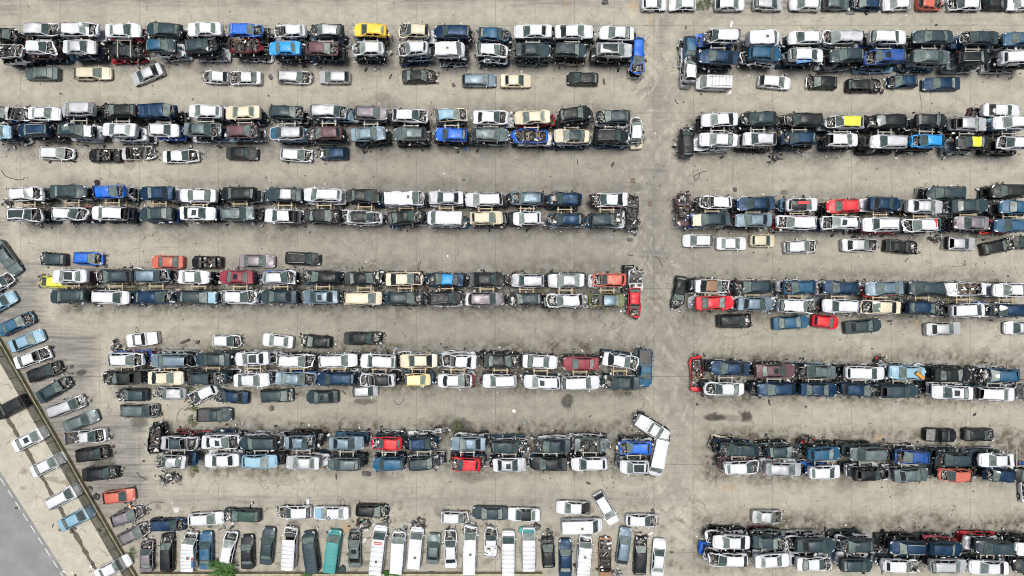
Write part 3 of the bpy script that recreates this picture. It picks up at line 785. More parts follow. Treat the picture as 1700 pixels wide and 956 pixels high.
for ri, (a, b, ph) in enumerate(ROWS):
    up, lo = byline[a], byline[b]
    ys = [c['y'] for c in up + lo]; xs = [c['x'] for c in up + lo]
    rects.append((min(xs) - 2.4, max(xs) + 2.4, min(ys) - 1.0, max(ys) + 1.0, ri % 2 == 0))
    base = lo if b != 'B' else sorted(lo + byline['C'], key=lambda c: c['x'])
    for i, c in enumerate(base):
        nb = min(up, key=lambda q: abs(q['x'] - c['x']))
        x = (c['x'] + nb['x']) / 2 if abs(nb['x'] - c['x']) < 1.4 else c['x']
        ym = (c['y'] + nb['y']) / 2
        mat = 'rack_steel' if a in 'TcWhl' else 'rack_grey_steel'
        n_ = len(base)
        desc = 'beige' if mat == 'rack_steel' else 'grey'
        lab = '%s steel rack between the two car lines, %s from %s, %s' % (desc, ORD[i] if i <= n_ // 2 else ORD[n_ - 1 - i], 'left' if i <= n_ // 2 else 'right', ph)
        rack(x, ym, 4.3, lab, mat)

# ------------------------------------------------------------------ ground
gx0, gx1, gy0, gy1, st = -73.0, 73.0, -42.0, 42.0, .2
nx, ny = int((gx1 - gx0) / st) + 1, int((gy1 - gy0) / st) + 1
gx = np.linspace(gx0, gx1, nx); gy = np.linspace(gy0, gy1, ny); GX, GY = np.meshgrid(gx, gy)
def fbm(sx, sy, seed, octv=4):
    rs = np.random.RandomState(seed); out = np.zeros_like(GX); amp = 1; tot = 0
    for o_ in range(octv):
        fx, fy = sx * 2 ** o_, sy * 2 ** o_
        gw, gh = int((gx1 - gx0) * fx) + 3, int((gy1 - gy0) * fy) + 3
        g = rs.rand(gh, gw); u = (GX - gx0) * fx; v = (GY - gy0) * fy
        i, j = u.astype(int), v.astype(int); fu, fv = u - i, v - j; fu = fu * fu * (3 - 2 * fu); fv = fv * fv * (3 - 2 * fv)
        out += amp * ((g[j, i] * (1 - fu) + g[j, i + 1] * fu) * (1 - fv) + (g[j + 1, i] * (1 - fu) + g[j + 1, i + 1] * fu) * fv); tot += amp; amp *= .55
    return out / tot
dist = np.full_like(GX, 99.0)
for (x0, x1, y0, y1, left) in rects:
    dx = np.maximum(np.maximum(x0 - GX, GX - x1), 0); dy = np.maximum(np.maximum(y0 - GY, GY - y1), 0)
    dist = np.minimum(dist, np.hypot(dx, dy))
n4 = fbm(.12, .2, 9)
n1, n2, n3 = fbm(.25, .25, 1), fbm(1.2, 1.2, 2), fbm(.05, .8, 3)
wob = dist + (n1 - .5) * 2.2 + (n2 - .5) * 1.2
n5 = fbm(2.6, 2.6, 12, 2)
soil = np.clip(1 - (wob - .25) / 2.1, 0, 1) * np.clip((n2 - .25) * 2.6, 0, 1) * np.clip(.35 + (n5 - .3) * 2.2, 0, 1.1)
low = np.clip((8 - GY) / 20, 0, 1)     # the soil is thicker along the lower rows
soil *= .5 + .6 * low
sand = np.clip((wob - .4) / 1.2, 0, 1) * np.clip((5.6 - wob) / 2.6, 0, 1)
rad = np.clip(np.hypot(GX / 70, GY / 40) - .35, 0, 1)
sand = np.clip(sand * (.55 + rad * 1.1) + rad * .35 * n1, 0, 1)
track = np.clip((wob - 2.6) / 3, 0, 1) * (.25 + 1.1 * np.clip((n3 - .35) * 2.6, 0, 1)) * (.5 + .9 * n4)
lane = np.exp(-((GX - 24.5) / 4.5) ** 2)
track = np.clip(track * 1.7, 0, 1) * (1 - .65 * lane)
sand = np.maximum(sand, .5 * lane * (n1 + .2))
track = np.maximum(track, lane * (.35 * n1) * np.clip((wob - 1.5) / 2, 0, 1))
low2 = np.clip((-27.5 - GY) / 3, 0, 1) * np.clip((28 - GX) / 4, 0, 1) * np.clip((GX + 58) / 5, 0, 1)
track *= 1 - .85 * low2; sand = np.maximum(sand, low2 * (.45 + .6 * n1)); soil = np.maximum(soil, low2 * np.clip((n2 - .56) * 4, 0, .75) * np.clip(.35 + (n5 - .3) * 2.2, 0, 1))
arc = np.zeros_like(GX)
for (x0, x1, y0, y1, left) in rects:
    ex = x1 if left else x0
    for cy_ in (y0 - 1.5, y1 + 1.5):
        r = np.hypot(GX - ex, GY - cy_); wr_ = np.exp(-((r - 5.0) / 2.6) ** 2) * (np.abs(GX - 24.5) < 9)
        arc += wr_ * (np.sin(r * 5 + n1 * 22) * .35 + np.sin(r * 14 + n1 * 30 + n2 * 6) * .45) * np.clip((n1 - .3) * 2, 0, 1)
rt = np.random.RandomState(77)
for (x0, x1, y0, y1, left) in rects:
    ex = x1 if left else x0; sg = -1 if left else 1
    for cy_, sv in ((y0 - .2, -1), (y1 + .2, 1)):
        for k in range(7):
            ccx, ccy = ex + sg * rt.uniform(1, 5), cy_ - sv * rt.uniform(-1, 3); rr_ = rt.uniform(3.5, 9.5)
            th = np.arctan2((GY - ccy) * sv, -(GX - ccx) * sg)
            wgt = np.exp(-((th - .8) / rt.uniform(.5, 1.0)) ** 2) * np.clip((dist - .6) / 1.5, 0, 1)
            for dr in (0, 1.5):
                arc += (.9 if rt.rand() < .55 else -.8) * wgt * np.exp(-((np.hypot((GX - ccx), (GY - ccy) * rt.uniform(.9, 1)) - rr_ - dr) / .17) ** 2) * np.clip((n2 - .2) * 2, 0, 1)
for k in range(46):       # long tyre marks down the aisles and the lane
    if k < 30: y_ = rt.uniform(-38, 38); xa = rt.uniform(-70, 50); ln_ = rt.uniform(12, 45); c_ = GY - (y_ + .25 * np.sin(GX * rt.uniform(.05, .15) + k)); al = (GX - xa) / ln_
    else: x_ = rt.uniform(19, 29); xa = rt.uniform(-40, 30); ln_ = rt.uniform(10, 30); c_ = GX - (x_ + .5 * np.sin(GY * rt.uniform(.05, .15) + k)); al = (GY - xa) / ln_
    wgt = np.clip(1 - np.abs(al * 2 - 1), 0, 1) ** .5 * (al > 0) * (al < 1) * np.clip((dist - 1.2) / 1, 0, 1) * np.clip((n2 - .25) * 2, 0, 1); v_ = .75 if rt.rand() < .7 else -.6
    for dr in (-.78, .78): arc += v_ * wgt * np.exp(-((c_ - dr) / .15) ** 2)
arc = np.clip(arc, -1, 1)
stain = np.zeros_like(GX)
for (cr, cx, cy, rx, ry, s) in [('D2', 1330, 610, 75, 28, 1.2), ('D2', 1430, 610, 130, 25, .5), ('D2', 1545, 605, 45, 45, 1.2), ('D0', 540, 312, 32, 22, 1.2), ('D0', 930, 635, 60, 50, .9), ('D2', 370, 505, 38, 45, 1.1),
    ('D1', 710, 505, 70, 18, .9), ('D1', 1350, 670, 80, 45, 1), ('E0', 700, 200, 80, 45, 1.0), ('D0', 690, 900, 80, 30, .8), ('B3', 100, 635, 30, 18, .9), ('B2', 815, 600, 45, 28, .5),
    ('E3', 500, 350, 50, 60, .4), ('E3', 870, 380, 50, 60, .4), ('E3', 620, 620, 60, 70, .4), ('E3', 1180, 640, 140, 60, .35), ('E1', 1420, 300, 110, 40, .5), ('A1', 840, 640, 45, 45, .4), ('E1', 250, 630, 40, 50, .8),
    ('B0', 850, 440, 40, 50, .4), ('E2', 1100, 850, 200, 60, .25), ('B1', 1240, 580, 90, 40, .35), ('D1', 100, 545, 25, 30, 0.7)]:
    x, y = at(cr, cx, cy); sx, sy = rx / 3.98 * H / F, ry / 3.98 * H / F
    q = np.hypot((GX - x) / sx, (GY - y) / sy) + (n2 - .5) * 1.3
    stain = np.maximum(stain, s * np.clip((1.15 - q) / .35, 0, 1))
rust = np.zeros_like(GX)
for (cr, cx, cy, rx, ry) in [('E2', 1440, 375, 45, 25), ('A2', 360, 20, 12, 60), ('A2', 800, 40, 30, 40), ('C3', 980, 620, 14, 50), ('D0', 1070, 595, 25, 25), ('A2', 910, 110, 10, 80), ('C2', 1190, 410, 20, 25), ('E3', 740, 45, 60, 25)]:
    x, y = at(cr, cx, cy); sx, sy = rx / 3.98 * H / F, ry / 3.98 * H / F
    rust = np.maximum(rust, np.clip((1.2 - np.hypot((GX - x) / sx, (GY - y) / sy) - (n2 - .5)) / .9, 0, 1) * .7)
# concrete bays with slightly different pours
rs = np.random.RandomState(5); bays = rs.rand(60, 60)
bay_ = bays[((GY + 60) / 12.1).astype(int), ((GX + 120) / 5.45).astype(int)]
V = np.stack([GX, GY, np.zeros_like(GX)], -1).reshape(-1, 3)
ii = np.arange(ny - 1)[:, None] * nx + np.arange(nx - 1)[None, :]
Q = np.stack([ii, ii + 1, ii + nx + 1, ii + nx], -1).reshape(-1, 4)
me = bpy.data.meshes.new('concrete_yard'); me.vertices.add(len(V)); me.vertices.foreach_set('co', V.astype(np.float32).ravel())
me.loops.add(Q.size); me.loops.foreach_set('vertex_index', Q.ravel().astype(np.int32))
me.polygons.add(len(Q)); me.polygons.foreach_set('loop_start', np.arange(0, Q.size, 4, dtype=np.int32)); me.polygons.foreach_set('loop_total', np.full(len(Q), 4, dtype=np.int32)); me.update(calc_edges=True)
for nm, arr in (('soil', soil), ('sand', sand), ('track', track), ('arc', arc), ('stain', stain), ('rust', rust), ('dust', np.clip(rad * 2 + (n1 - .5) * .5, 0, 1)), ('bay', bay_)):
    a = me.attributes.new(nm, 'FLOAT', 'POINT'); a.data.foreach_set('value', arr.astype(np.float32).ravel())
m, nt, b = nodes('yard_concrete')
geo = N(nt, 'ShaderNodeNewGeometry'); pos = geo.outputs['Position']
def attr(n_): q = N(nt, 'ShaderNodeAttribute'); q.attribute_name = n_; return q.outputs['Fac']
mp = N(nt, 'ShaderNodeMapping'); nt.links.new(pos, mp.inputs[0]); mp.inputs['Scale'].default_value = (.12, 1.6, 1)
mp2 = N(nt, 'ShaderNodeMapping'); nt.links.new(pos, mp2.inputs[0]); mp2.inputs['Scale'].default_value = (.3, .9, 1); mp2.inputs['Location'].default_value = (40, 9, 0)
streak = noisen(nt, mp.outputs[0], 1.6, 7, .65)
streak2 = noisen(nt, mp2.outputs[0], .9, 6, .7)
fine = noisen(nt, pos, 3.2, 9, .72); big = noisen(nt, pos, .09, 4, .6); mid = noisen(nt, pos, .7, 7, .65)
col = mixc(nt, ramp(nt, mid, .3, .72), (.208, .200, .182), (.335, .322, .290))
col = mixc(nt, mth(nt, 'MULTIPLY', attr('bay'), .22), col, (.20, .196, .188))
col = mixc(nt, mth(nt, 'MULTIPLY', attr('sand'), ramp(nt, mid, .25, .75, .25, .8)), col, (.40, .38, .305))
tr = mth(nt, 'MULTIPLY', attr('track'), ramp(nt, streak, .38, .60, .10, .95))
col = mixc(nt, tr, col, (.135, .128, .118))
col = mixc(nt, mth(nt, 'MULTIPLY', ramp(nt, streak2, .52, .66), .30), col, (.17, .16, .145))
col = mixc(nt, mth(nt, 'MULTIPLY', ramp(nt, attr('arc'), .0, 1.0), .45), col, (.21, .20, .18))
col = mixc(nt, mth(nt, 'MULTIPLY', ramp(nt, mth(nt, 'MULTIPLY', attr('arc'), -1.0), 0, 1.0), .45), col, (.50, .47, .40))
col = mixc(nt, mth(nt, 'MULTIPLY', ramp(nt, fine, .52, .70), .38), col, (.21, .19, .15))
col = mixc(nt, mth(nt, 'MULTIPLY', ramp(nt, fine, .47, .30), .25), col, (.52, .49, .42))
col = mixc(nt, mth(nt, 'MULTIPLY', attr('rust'), .55), col, (.42, .24, .08))
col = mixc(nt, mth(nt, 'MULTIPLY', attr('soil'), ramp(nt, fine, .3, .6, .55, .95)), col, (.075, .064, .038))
col = mixc(nt, mth(nt, 'MULTIPLY', attr('stain'), ramp(nt, mid, .25, .55, .35, .85)), col, (.05, .046, .04))
# joints between the slabs
sx = N(nt, 'ShaderNodeSeparateXYZ'); nt.links.new(pos, sx.inputs[0])
def joint(s_, period, shift, wdt):
    a = mth(nt, 'ABSOLUTE', mth(nt, 'SUBTRACT', mth(nt, 'MODULO', mth(nt, 'ADD', s_, 200.0 + shift), period), period / 2))
    return mth(nt, 'LESS_THAN', a, wdt)
jx = mth(nt, 'MULTIPLY', joint(sx.outputs[0], 5.45, 1.2, .035), ramp(nt, mid, .35, .6, .15, .8)); jy = mth(nt, 'MULTIPLY', joint(sx.outputs[1], 12.1, -.25 , .035), ramp(nt, mid, .3, .55, .3, .9))
col = mixc(nt, mth(nt, 'MULTIPLY', mth(nt, 'MAXIMUM', jx, jy), .8), col, (.07, .095, .08))
vo = N(nt, 'ShaderNodeTexVoronoi'); vo.feature = 'DISTANCE_TO_EDGE'; vo.inputs['Scale'].default_value = .16
dn = N(nt, 'ShaderNodeVectorMath'); dn.operation = 'ADD'; nn = N(nt, 'ShaderNodeTexNoise'); nn.inputs['Scale'].default_value = .6; nt.links.new(pos, nn.inputs['Vector']); nn.inputs['Detail'].default_value = 6
sc_ = N(nt, 'ShaderNodeVectorMath'); sc_.operation = 'SCALE'; sc_.inputs['Scale'].default_value = 2.6; nt.links.new(nn.outputs['Color'], sc_.inputs[0]); nt.links.new(pos, dn.inputs[0]); nt.links.new(sc_.outputs[0], dn.inputs[1]); nt.links.new(dn.outputs[0], vo.inputs['Vector'])
crk = mth(nt, 'MULTIPLY', mth(nt, 'LESS_THAN', vo.outputs['Distance'], .006), ramp(nt, big, .48, .58))
col = mixc(nt, mth(nt, 'MULTIPLY', crk, .6), col, (.12, .11, .09))
hv = N(nt, 'ShaderNodeHueSaturation'); nt.links.new(col, hv.inputs['Color']); nt.links.new(mth(nt, 'MULTIPLY', ramp(nt, big, .3, .7, .90, 1.08), ramp(nt, attr('dust'), 0, 1, .80, 1.0)), hv.inputs['Value'])  # inverse vignette painted into the concrete: darkened middle, paler dusty edges
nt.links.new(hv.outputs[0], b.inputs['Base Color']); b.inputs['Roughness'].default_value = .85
bp = N(nt, 'ShaderNodeBump'); bp.inputs['Strength'].default_value = .25; bp.inputs['Distance'].default_value = .02; nt.links.new(fine, bp.inputs['Height']); nt.links.new(bp.outputs[0], b.inputs['Normal'])
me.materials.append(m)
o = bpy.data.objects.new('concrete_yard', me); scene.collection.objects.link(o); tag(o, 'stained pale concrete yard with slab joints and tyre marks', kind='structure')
plain('far_ground', (.30, .28, .22), .9, alt=(.20, .21, .14), scale=.05)
mb = MB(); mb.grid([[(-3000, -3000, -.02), (3000, -3000, -.02)], [(-3000, 3000, -.02), (3000, 3000, -.02)]], 'far_ground', False); tag(mb.build('ground'), 'bare ground reaching to the horizon', kind='structure')

# forecourt outside the fence, road
def fx(y): return -20 + (y - 527) * .576       # fence line in survey pixels
def line_pt(x0, slope, y, y0): return x0 + (y - y0) * slope
def poly(name, pts, z, mat, lab, sub=None):
    mb = MB(); mb.v = [(*px(*p), z) for p in pts]; mb.face(tuple(range(len(pts))), mat)
    o = mb.build(name); tag(o, lab, kind='structure'); return o
m, nt, b = nodes('forecourt_concrete')
geo = N(nt, 'ShaderNodeNewGeometry'); pos = geo.outputs['Position']
mid = noisen(nt, pos, .55, 8, .68); fine = noisen(nt, pos, 4, 8, .7); big = noisen(nt, pos, .22, 5, .6, 1.2)
col = mixc(nt, ramp(nt, mid, .3, .7), (.33, .315, .26), (.46, .44, .375))
col = mixc(nt, mth(nt, 'MULTIPLY', ramp(nt, fine, .5, .7), .4), col, (.2, .19, .14))
col = mixc(nt, mth(nt, 'MULTIPLY', ramp(nt, big, .63, .67), .5), col, (.14, .125, .085))
vo = N(nt, 'ShaderNodeTexVoronoi'); vo.feature = 'DISTANCE_TO_EDGE'; vo.inputs['Scale'].default_value = .22
nn = N(nt, 'ShaderNodeTexNoise'); nn.inputs['Scale'].default_value = .8; nn.inputs['Detail'].default_value = 6; nt.links.new(pos, nn.inputs['Vector'])
va = N(nt, 'ShaderNodeVectorMath'); va.operation = 'MULTIPLY_ADD'; nt.links.new(nn.outputs['Color'], va.inputs[0]); va.inputs[1].default_value = (2.2, 2.2, 0); nt.links.new(pos, va.inputs[2]); nt.links.new(va.outputs[0], vo.inputs['Vector'])
col = mixc(nt, mth(nt, 'MULTIPLY', mth(nt, 'LESS_THAN', vo.outputs['Distance'], .006), .42), col, (.10, .10, .07))
nt.links.new(col, b.inputs['Base Color']); b.inputs['Roughness'].default_value = .85
poly('forecourt', [(-260, 110), (fx(110) + 0, 110), (fx(1300), 1300), (fx(1300) - 400, 1300)], .004, 'forecourt_concrete', 'cracked pale concrete forecourt outside the fence')
m, nt, b = nodes('asphalt')
geo = N(nt, 'ShaderNodeNewGeometry'); pos = geo.outputs['Position']
mid = noisen(nt, pos, .4, 7, .6); fine = noisen(nt, pos, 12, 6, .7)
col = mixc(nt, ramp(nt, mid, .3, .7), (.17, .175, .18), (.24, .245, .245)); col = mixc(nt, mth(nt, 'MULTIPLY', ramp(nt, fine, .5, .7), .4), col, (.08, .08, .08))
nt.links.new(col, b.inputs['Base Color']); b.inputs['Roughness'].default_value = .8
rx = lambda y, d=0: 0 + (y - 782) * .640 + d
poly('road', [(rx(-300) - 900, -300), (rx(-300), -300), (rx(1400), 1400), (rx(1400) - 900, 1400)], .012, 'asphalt', 'grey asphalt road beyond the forecourt')
mb = MB()
y = 560
while y < 1100:
    a_, b_ = px(rx(y, -7), y), px(rx(y + 12, -7), y + 12); d = Vector((b_[0] - a_[0], b_[1] - a_[1], 0)); nrm = Vector((d.y, -d.x, 0)).normalized() * .055
    k = len(mb.v)
    for p_, s_ in ((a_, 1), (b_, 1), (b_, -1), (a_, -1)): mb.v.append((p_[0] + nrm.x * s_, p_[1] + nrm.y * s_, .018))
    mb.face((k, k + 1, k + 2, k + 3), 'road_paint'); y += 19.5
tag(mb.build('road_markings'), 'white dashed edge line on the asphalt road', kind='structure')
# drain strip along the wall foot and mossy verge
plain('mossy_verge', (.17, .155, .08), .95, alt=(.07, .10, .03), scale=1.1)
poly('verge', [(fx(300) - 9, 300), (fx(300) + 3, 300), (fx(1200) + 3, 1200), (fx(1200) - 9, 1200)], .010, 'mossy_verge', 'mossy dirt verge along the foot of the boundary wall')
# oily gutter line under the parked cars
mb = MB(); rnd = random.Random(4); P_ = []
ys_ = list(range(640, 960, 6)); plain('oily_gutter', (.10, .085, .055), .6, alt=(.05, .045, .035), scale=2)
for i, yy in enumerate(ys_):
    xx = 10 + (yy - 690) * .585 + rnd.uniform(-1.2, 1.2); wv = rnd.uniform(.2, .45)
    x_, y_ = px(xx, yy); P_.append([(x_ - wv, y_, .008), (x_ + wv, y_, .008)])
mb.grid(P_, 'oily_gutter', False); tag(mb.build('gutter'), 'dark oily gutter crossing the forecourt', kind='structure')
# wall + fence
p0, p1 = Vector((*px(fx(380), 380), 0)), Vector((*px(fx(1020), 1020), 0)); d = (p1 - p0); Lf = d.length; d.normalize(); ang = math.atan2(d.y, d.x)
root = empty('boundary_wall', tuple(p0), ang); tag(root, 'long low beige concrete wall along the slanted edge of the yard', 'wall')
mb = MB(); mb.box((Lf / 2, 0, .25), (Lf, .26, .50), 'wall_concrete'); mb.build('wall_body', root)
mb = MB(); mb.box((Lf / 2, 0, .53), (Lf, .34, .055), 'wall_concrete'); mb.build('coping', root)
m, nt, b = nodes('fence_mesh'); out = nt.nodes['Material Output']
geo = N(nt, 'ShaderNodeNewGeometry'); nz = noisen(nt, geo.outputs['Position'], .8, 4)
nt.links.new(mixc(nt, ramp(nt, nz, .3, .7), (.02, .032, .028), (.045, .058, .048)), b.inputs['Base Color']); b.inputs['Roughness'].default_value = .9; b.inputs['Specular IOR Level'].default_value = 0
t = N(nt, 'ShaderNodeBsdfTransparent'); mx = N(nt, 'ShaderNodeMixShader'); nt.links.new(ramp(nt, nz, .3, .7, .66, .84), mx.inputs[0]); nt.links.new(t.outputs[0], mx.inputs[1]); nt.links.new(b.outputs[0], mx.inputs[2]); nt.links.new(mx.outputs[0], out.inputs[0])
root = empty('boundary_fence', tuple(p0 + Vector((0, 0, .56))), ang); tag(root, 'dark green mesh fence with steel posts standing on the beige wall', 'fence')
mb = MB(); NF = 120; mb.grid([[(Lf * i / NF, .03 * math.sin(i * .7), z) for z in (0, .9, 1.75)] for i in range(NF + 1)], 'fence_mesh'); mb.build('mesh_panel', root)
mb = MB(); mb.tube([(0, 0, 1.78), (Lf, 0, 1.78)], .03, 'post_metal', 6); mb.build('top_rail', root)
k = 0.0
while k < Lf:
    mb = MB(); mb.tube([(k, 0, -.02), (k, 0, 1.95)], .045, 'post_metal', 6); mb.build('post', root); k += 3.35
p2, p3 = Vector((*px(236, 950), 0)), Vector((*px(900, 953), 0))
root = empty('yard_wall', tuple(p2)); tag(root, 'thin pale wall running behind the bottom line of vans', 'wall')
mb = MB(); mb.box(((p3.x - p2.x) / 2, 0, .4), (p3.x - p2.x, .2, .8), 'wall_concrete'); mb.build('wall_body', root)
mb = MB(); mb.box(((p3.x - p2.x) / 2, 0, .83), (p3.x - p2.x, .28, .06), 'wall_concrete'); mb.build('coping', root)

# ------------------------------------------------------------------ plants
plain('leaf_green', (.045, .13, .02), .7, alt=(.09, .22, .035), scale=2.5)
plain('weed_green', (.06, .11, .03), .8, alt=(.12, .15, .05), scale=3)
plain('stem_brown', (.08, .055, .03), .9)
def clump(name, cr, cx, cy, rad, hgt, nl, size, mat, lab, cat, grp, kind=None):
    x, y = at(cr, cx, cy, hgt * .6); rnd = random.Random(int(cx * 7 + cy)); root = empty(name, (x, y, 0)); tag(root, lab, cat, grp)
    cs = [(rnd.uniform(-.65, .65) * rad[0], rnd.uniform(-.65, .65) * rad[1], rnd.uniform(.25, .85) * hgt, rnd.uniform(.22, .45)) for _ in range(11)]
    mb = MB()
    for i in range(nl):
        c_ = rnd.choice(cs); v = Vector((rnd.gauss(0, 1), rnd.gauss(0, 1), rnd.gauss(0, 1))).normalized() * rnd.uniform(.6, 1.0)
        p = Vector((c_[0] + v.x * c_[3] * rad[0], c_[1] + v.y * c_[3] * rad[1], max(.03, c_[2] + v.z * c_[3] * hgt)))
        a1 = Vector((rnd.gauss(0, 1), rnd.gauss(0, 1), rnd.gauss(0, .6))).normalized() * size * rnd.uniform(.6, 1.3); a2 = a1.cross(Vector((rnd.gauss(0, .6), rnd.gauss(0, .6), 1))).normalized() * size * .5
        k = len(mb.v); mb.v += [tuple(p - a1), tuple(p + a2), tuple(p + a1), tuple(p - a2)]; mb.face((k, k + 1, k + 2, k + 3), mat)
    mb.build('foliage', root); mb = MB()
    mb.tube([(0, 0, 0), (.03, .02, hgt * .4), (0, .05, hgt * .8)], .05, 'stem_brown', 5); mb.build('stem', root)
    for i in range(4):
        mb = MB(); a = i * 1.6; mb.tube([(.02, 0, hgt * .2), (math.cos(a) * rad[0] * .5, math.sin(a) * rad[1] * .5, hgt * .7)], .025, 'stem_brown', 4); mb.build('branch', root)
G_ = 'bushes and weeds in the yard'
clump('bush', 'E0', 1465, 925, (2.3, 1.5), 2.2, 3400, .09, 'leaf_green', 'large bright green bush in front of the dark blue car, bottom line left of lane', 'bush', G_)
clump('bush', 'E1', 335, 948, (1.6, .8), 1.6, 1500, .09, 'leaf_green', 'green bush at the foot of the dark leaning van', 'bush', G_)
clump('bush', 'E1', 890, 945, (1.4, .7), 1.5, 1300, .09, 'leaf_green', 'green bush between two white vans in the bottom line', 'bush', G_)
for cr, cx, cy, r_, lab in [('D0', 1272, 530, 1.1, 'green weeds between the silver wreck and the navy car, fifth row left'), ('D0', 1268, 625, 1.2, 'tall green weeds left of the dark pickup'), ('D0', 1250, 412, .8, 'low weeds below the cream car, fifth row left'),
                        ('E0', 1285, 262, 1.1, 'weeds under the left end of the sixth row'), ('E0', 1245, 690, 1.0, 'yellowish weeds above the white van, bottom line'), ('A2', 1245, 30, .8, 'weeds beside the white car cut by the top edge'),
                        ('A2', 1305, 20, .9, 'weeds between two white cars at the top edge'), ('E0', 860, 810, 1.2, 'sparse weeds at the wall beside the taupe roof car'), ('D1', 1345, 670, 1.0, 'dry weeds by the oil patch above the sixth row')]:
    clump('weed', cr, cx, cy, (r_, r_), .5, 420, .06, 'weed_green', lab, 'weed', G_)
mb = MB(); rnd = random.Random(8)
for i in range(9000):
    yy = rnd.uniform(560, 960); off = rnd.gauss(-4, 2.6)
    if noise.noise(Vector((yy * .03, 1, 2))) < -.05 + abs(off + 4) * .05: continue
    x_, y_ = px(fx(yy) + off, yy); h_ = rnd.uniform(.05, .2); a = rnd.uniform(0, 6.28); k = len(mb.v)
    mb.v += [(x_, y_, .012), (x_ + .05 * math.cos(a), y_ + .05 * math.sin(a), .012), (x_ + rnd.uniform(-.12, .12), y_ + rnd.uniform(-.12, .12), h_)]; mb.face((k, k + 1, k + 2), 'weed_green')
tag(mb.build('grass'), 'patchy grass and moss along the boundary wall', 'grass', kind='stuff')

# ------------------------------------------------------------------ loose scrap on the concrete
G2 = 'loose scrap lying on the yard floor'
def hose(cr, pts, r, lab, mat='black_plastic', z=.03, name='hose'):
    mb = MB(); q = [Vector((*at(cr, *p), z)) for p in pts]; out = []
    for i in range(len(q) - 1):
        a0 = q[max(0, i - 1)]; a1, a2 = q[i], q[i + 1]; a3 = q[min(len(q) - 1, i + 2)]
        for k in range(6):
            t = k / 6; out.append(.5 * ((2 * a1) + (a2 - a0) * t + (2 * a0 - 5 * a1 + 4 * a2 - a3) * t * t + (3 * a1 - a0 - 3 * a2 + a3) * t ** 3))
    out.append(q[-1]); mb.tube(out, r, mat, 6); o = mb.build(name); tag(o, lab, 'hose' if name == 'hose' else name, G2)
hose('B0', [(10, 490), (40, 528), (90, 545), (145, 552), (162, 535)], .05, 'long curved black hose at the left end above third row')
hose('A2', [(1075, 655), (1090, 680), (1105, 688)], .05, 'short hooked black hose in the lane below first row')
hose('B2', [(1288, 492), (1245, 505), (1205, 530), (1215, 555), (1235, 535), (1240, 510)], .045, 'looped black hose on the lane right side, above third row')
hose('D1', [(905, 492), (940, 525), (975, 495), (978, 452)], .035, 'bent V-shaped rod on the aisle below the yellow car')
hose('C3', [(1210, 250), (1260, 245), (1305, 240), (1280, 228)], .03, 'thin bent wire on the aisle above fourth row right')
hose('C3', [(1298, 205), (1305, 240)], .03, 'short straight rod touching the thin bent wire')
hose('A2', [(815, 552), (840, 540), (860, 515)], .04, 'thin black trim strip beside the blue end car')
hose('E0', [(920, 490), (960, 495), (1010, 468), (1085, 470)], .04, 'long thin hose right of the salmon car')
hose('E0', [(905, 270), (930, 300), (970, 318)], .06, 'black bent trim strip below the leaning wreck')
hose('B2', [(775, 355), (800, 338), (850, 340), (870, 350)], .05, 'pale curved bumper beam by the lane, second row end', 'bare_metal')
hose('C2', [(190, 295), (200, 265), (220, 268), (205, 290)], .03, 'small wire loop above the silver estate, fourth row left')
hose('C1', [(1070, 275), (1075, 225), (1090, 215), (1080, 245), (1072, 275)], .03, 'tall wire loop above the cream car, fourth row left')
hose('D0', [(895, 20), (905, 15), (915, 35), (903, 50), (895, 35)], .04, 'wire ring above the white pickup, fifth row left')
hose('D0', [(1175, 640), (1170, 600), (1190, 560), (1210, 548)], .03, 'thin arched wire beside the tall weeds')
hose('C3', [(340, 55), (400, 95), (395, 125)], .02, 'thin white strap right of the white hatchback', 'white_plastic')
hose('C2', [(950, 180), (975, 205), (995, 250)], .05, 'brown bent strip in the middle of the lane', 'rusty_steel')
hose('C2', [(765, 165), (780, 175), (802, 176)], .05, 'small black curved trim at the lane edge above fourth row')
hose('C3', [(905, 218), (925, 192)], .05, 'short black bar below the tilted black car')
hose('C1', [(965, 680), (995, 720)], .03, 'thin black rod above the fifth row')
hose('E1', [(555, 495), (570, 440), (590, 480), (570, 500)], .03, 'small twisted cable above the white estate with light blue bonnet')
hose('A3', [(1000, 590), (1020, 730)], .02, 'faint thin cable crossing the aisle below first row right', 'black_plastic')
def slab_(cr, cx, cy, w_, d_, h_, rz, mat, name, cat, lab, n_=9, rnd_=None):
    x, y = at(cr, cx, cy); rnd = random.Random(int(cx + cy * 3)); mb = MB(); ring = []
    for i in range(n_):
        a = 2 * math.pi * i / n_; k = rnd.uniform(.72, 1.1); e = max(abs(math.cos(a)), abs(math.sin(a))) ** .6
        ring.append((math.cos(a) / e * w_ / 2 * k, math.sin(a) / e * d_ / 2 * k))
    mb.v += [(p[0], p[1], .02 + rnd.uniform(0, .03)) for p in ring] + [(p[0] * .9, p[1] * .9, .02 + h_ * rnd.uniform(.6, 1.1)) for p in ring]
    for i in range(n_): j = (i + 1) % n_; mb.face((i, j, n_ + j, n_ + i), mat, False)
    mb.face(tuple(n_ + i for i in range(n_)), mat); mb.face(tuple(reversed(range(n_))), mat)
    o = mb.build(name); o.location = (x, y, 0); o.rotation_euler = (0, 0, R(rz)); tag(o, lab, cat, G2)
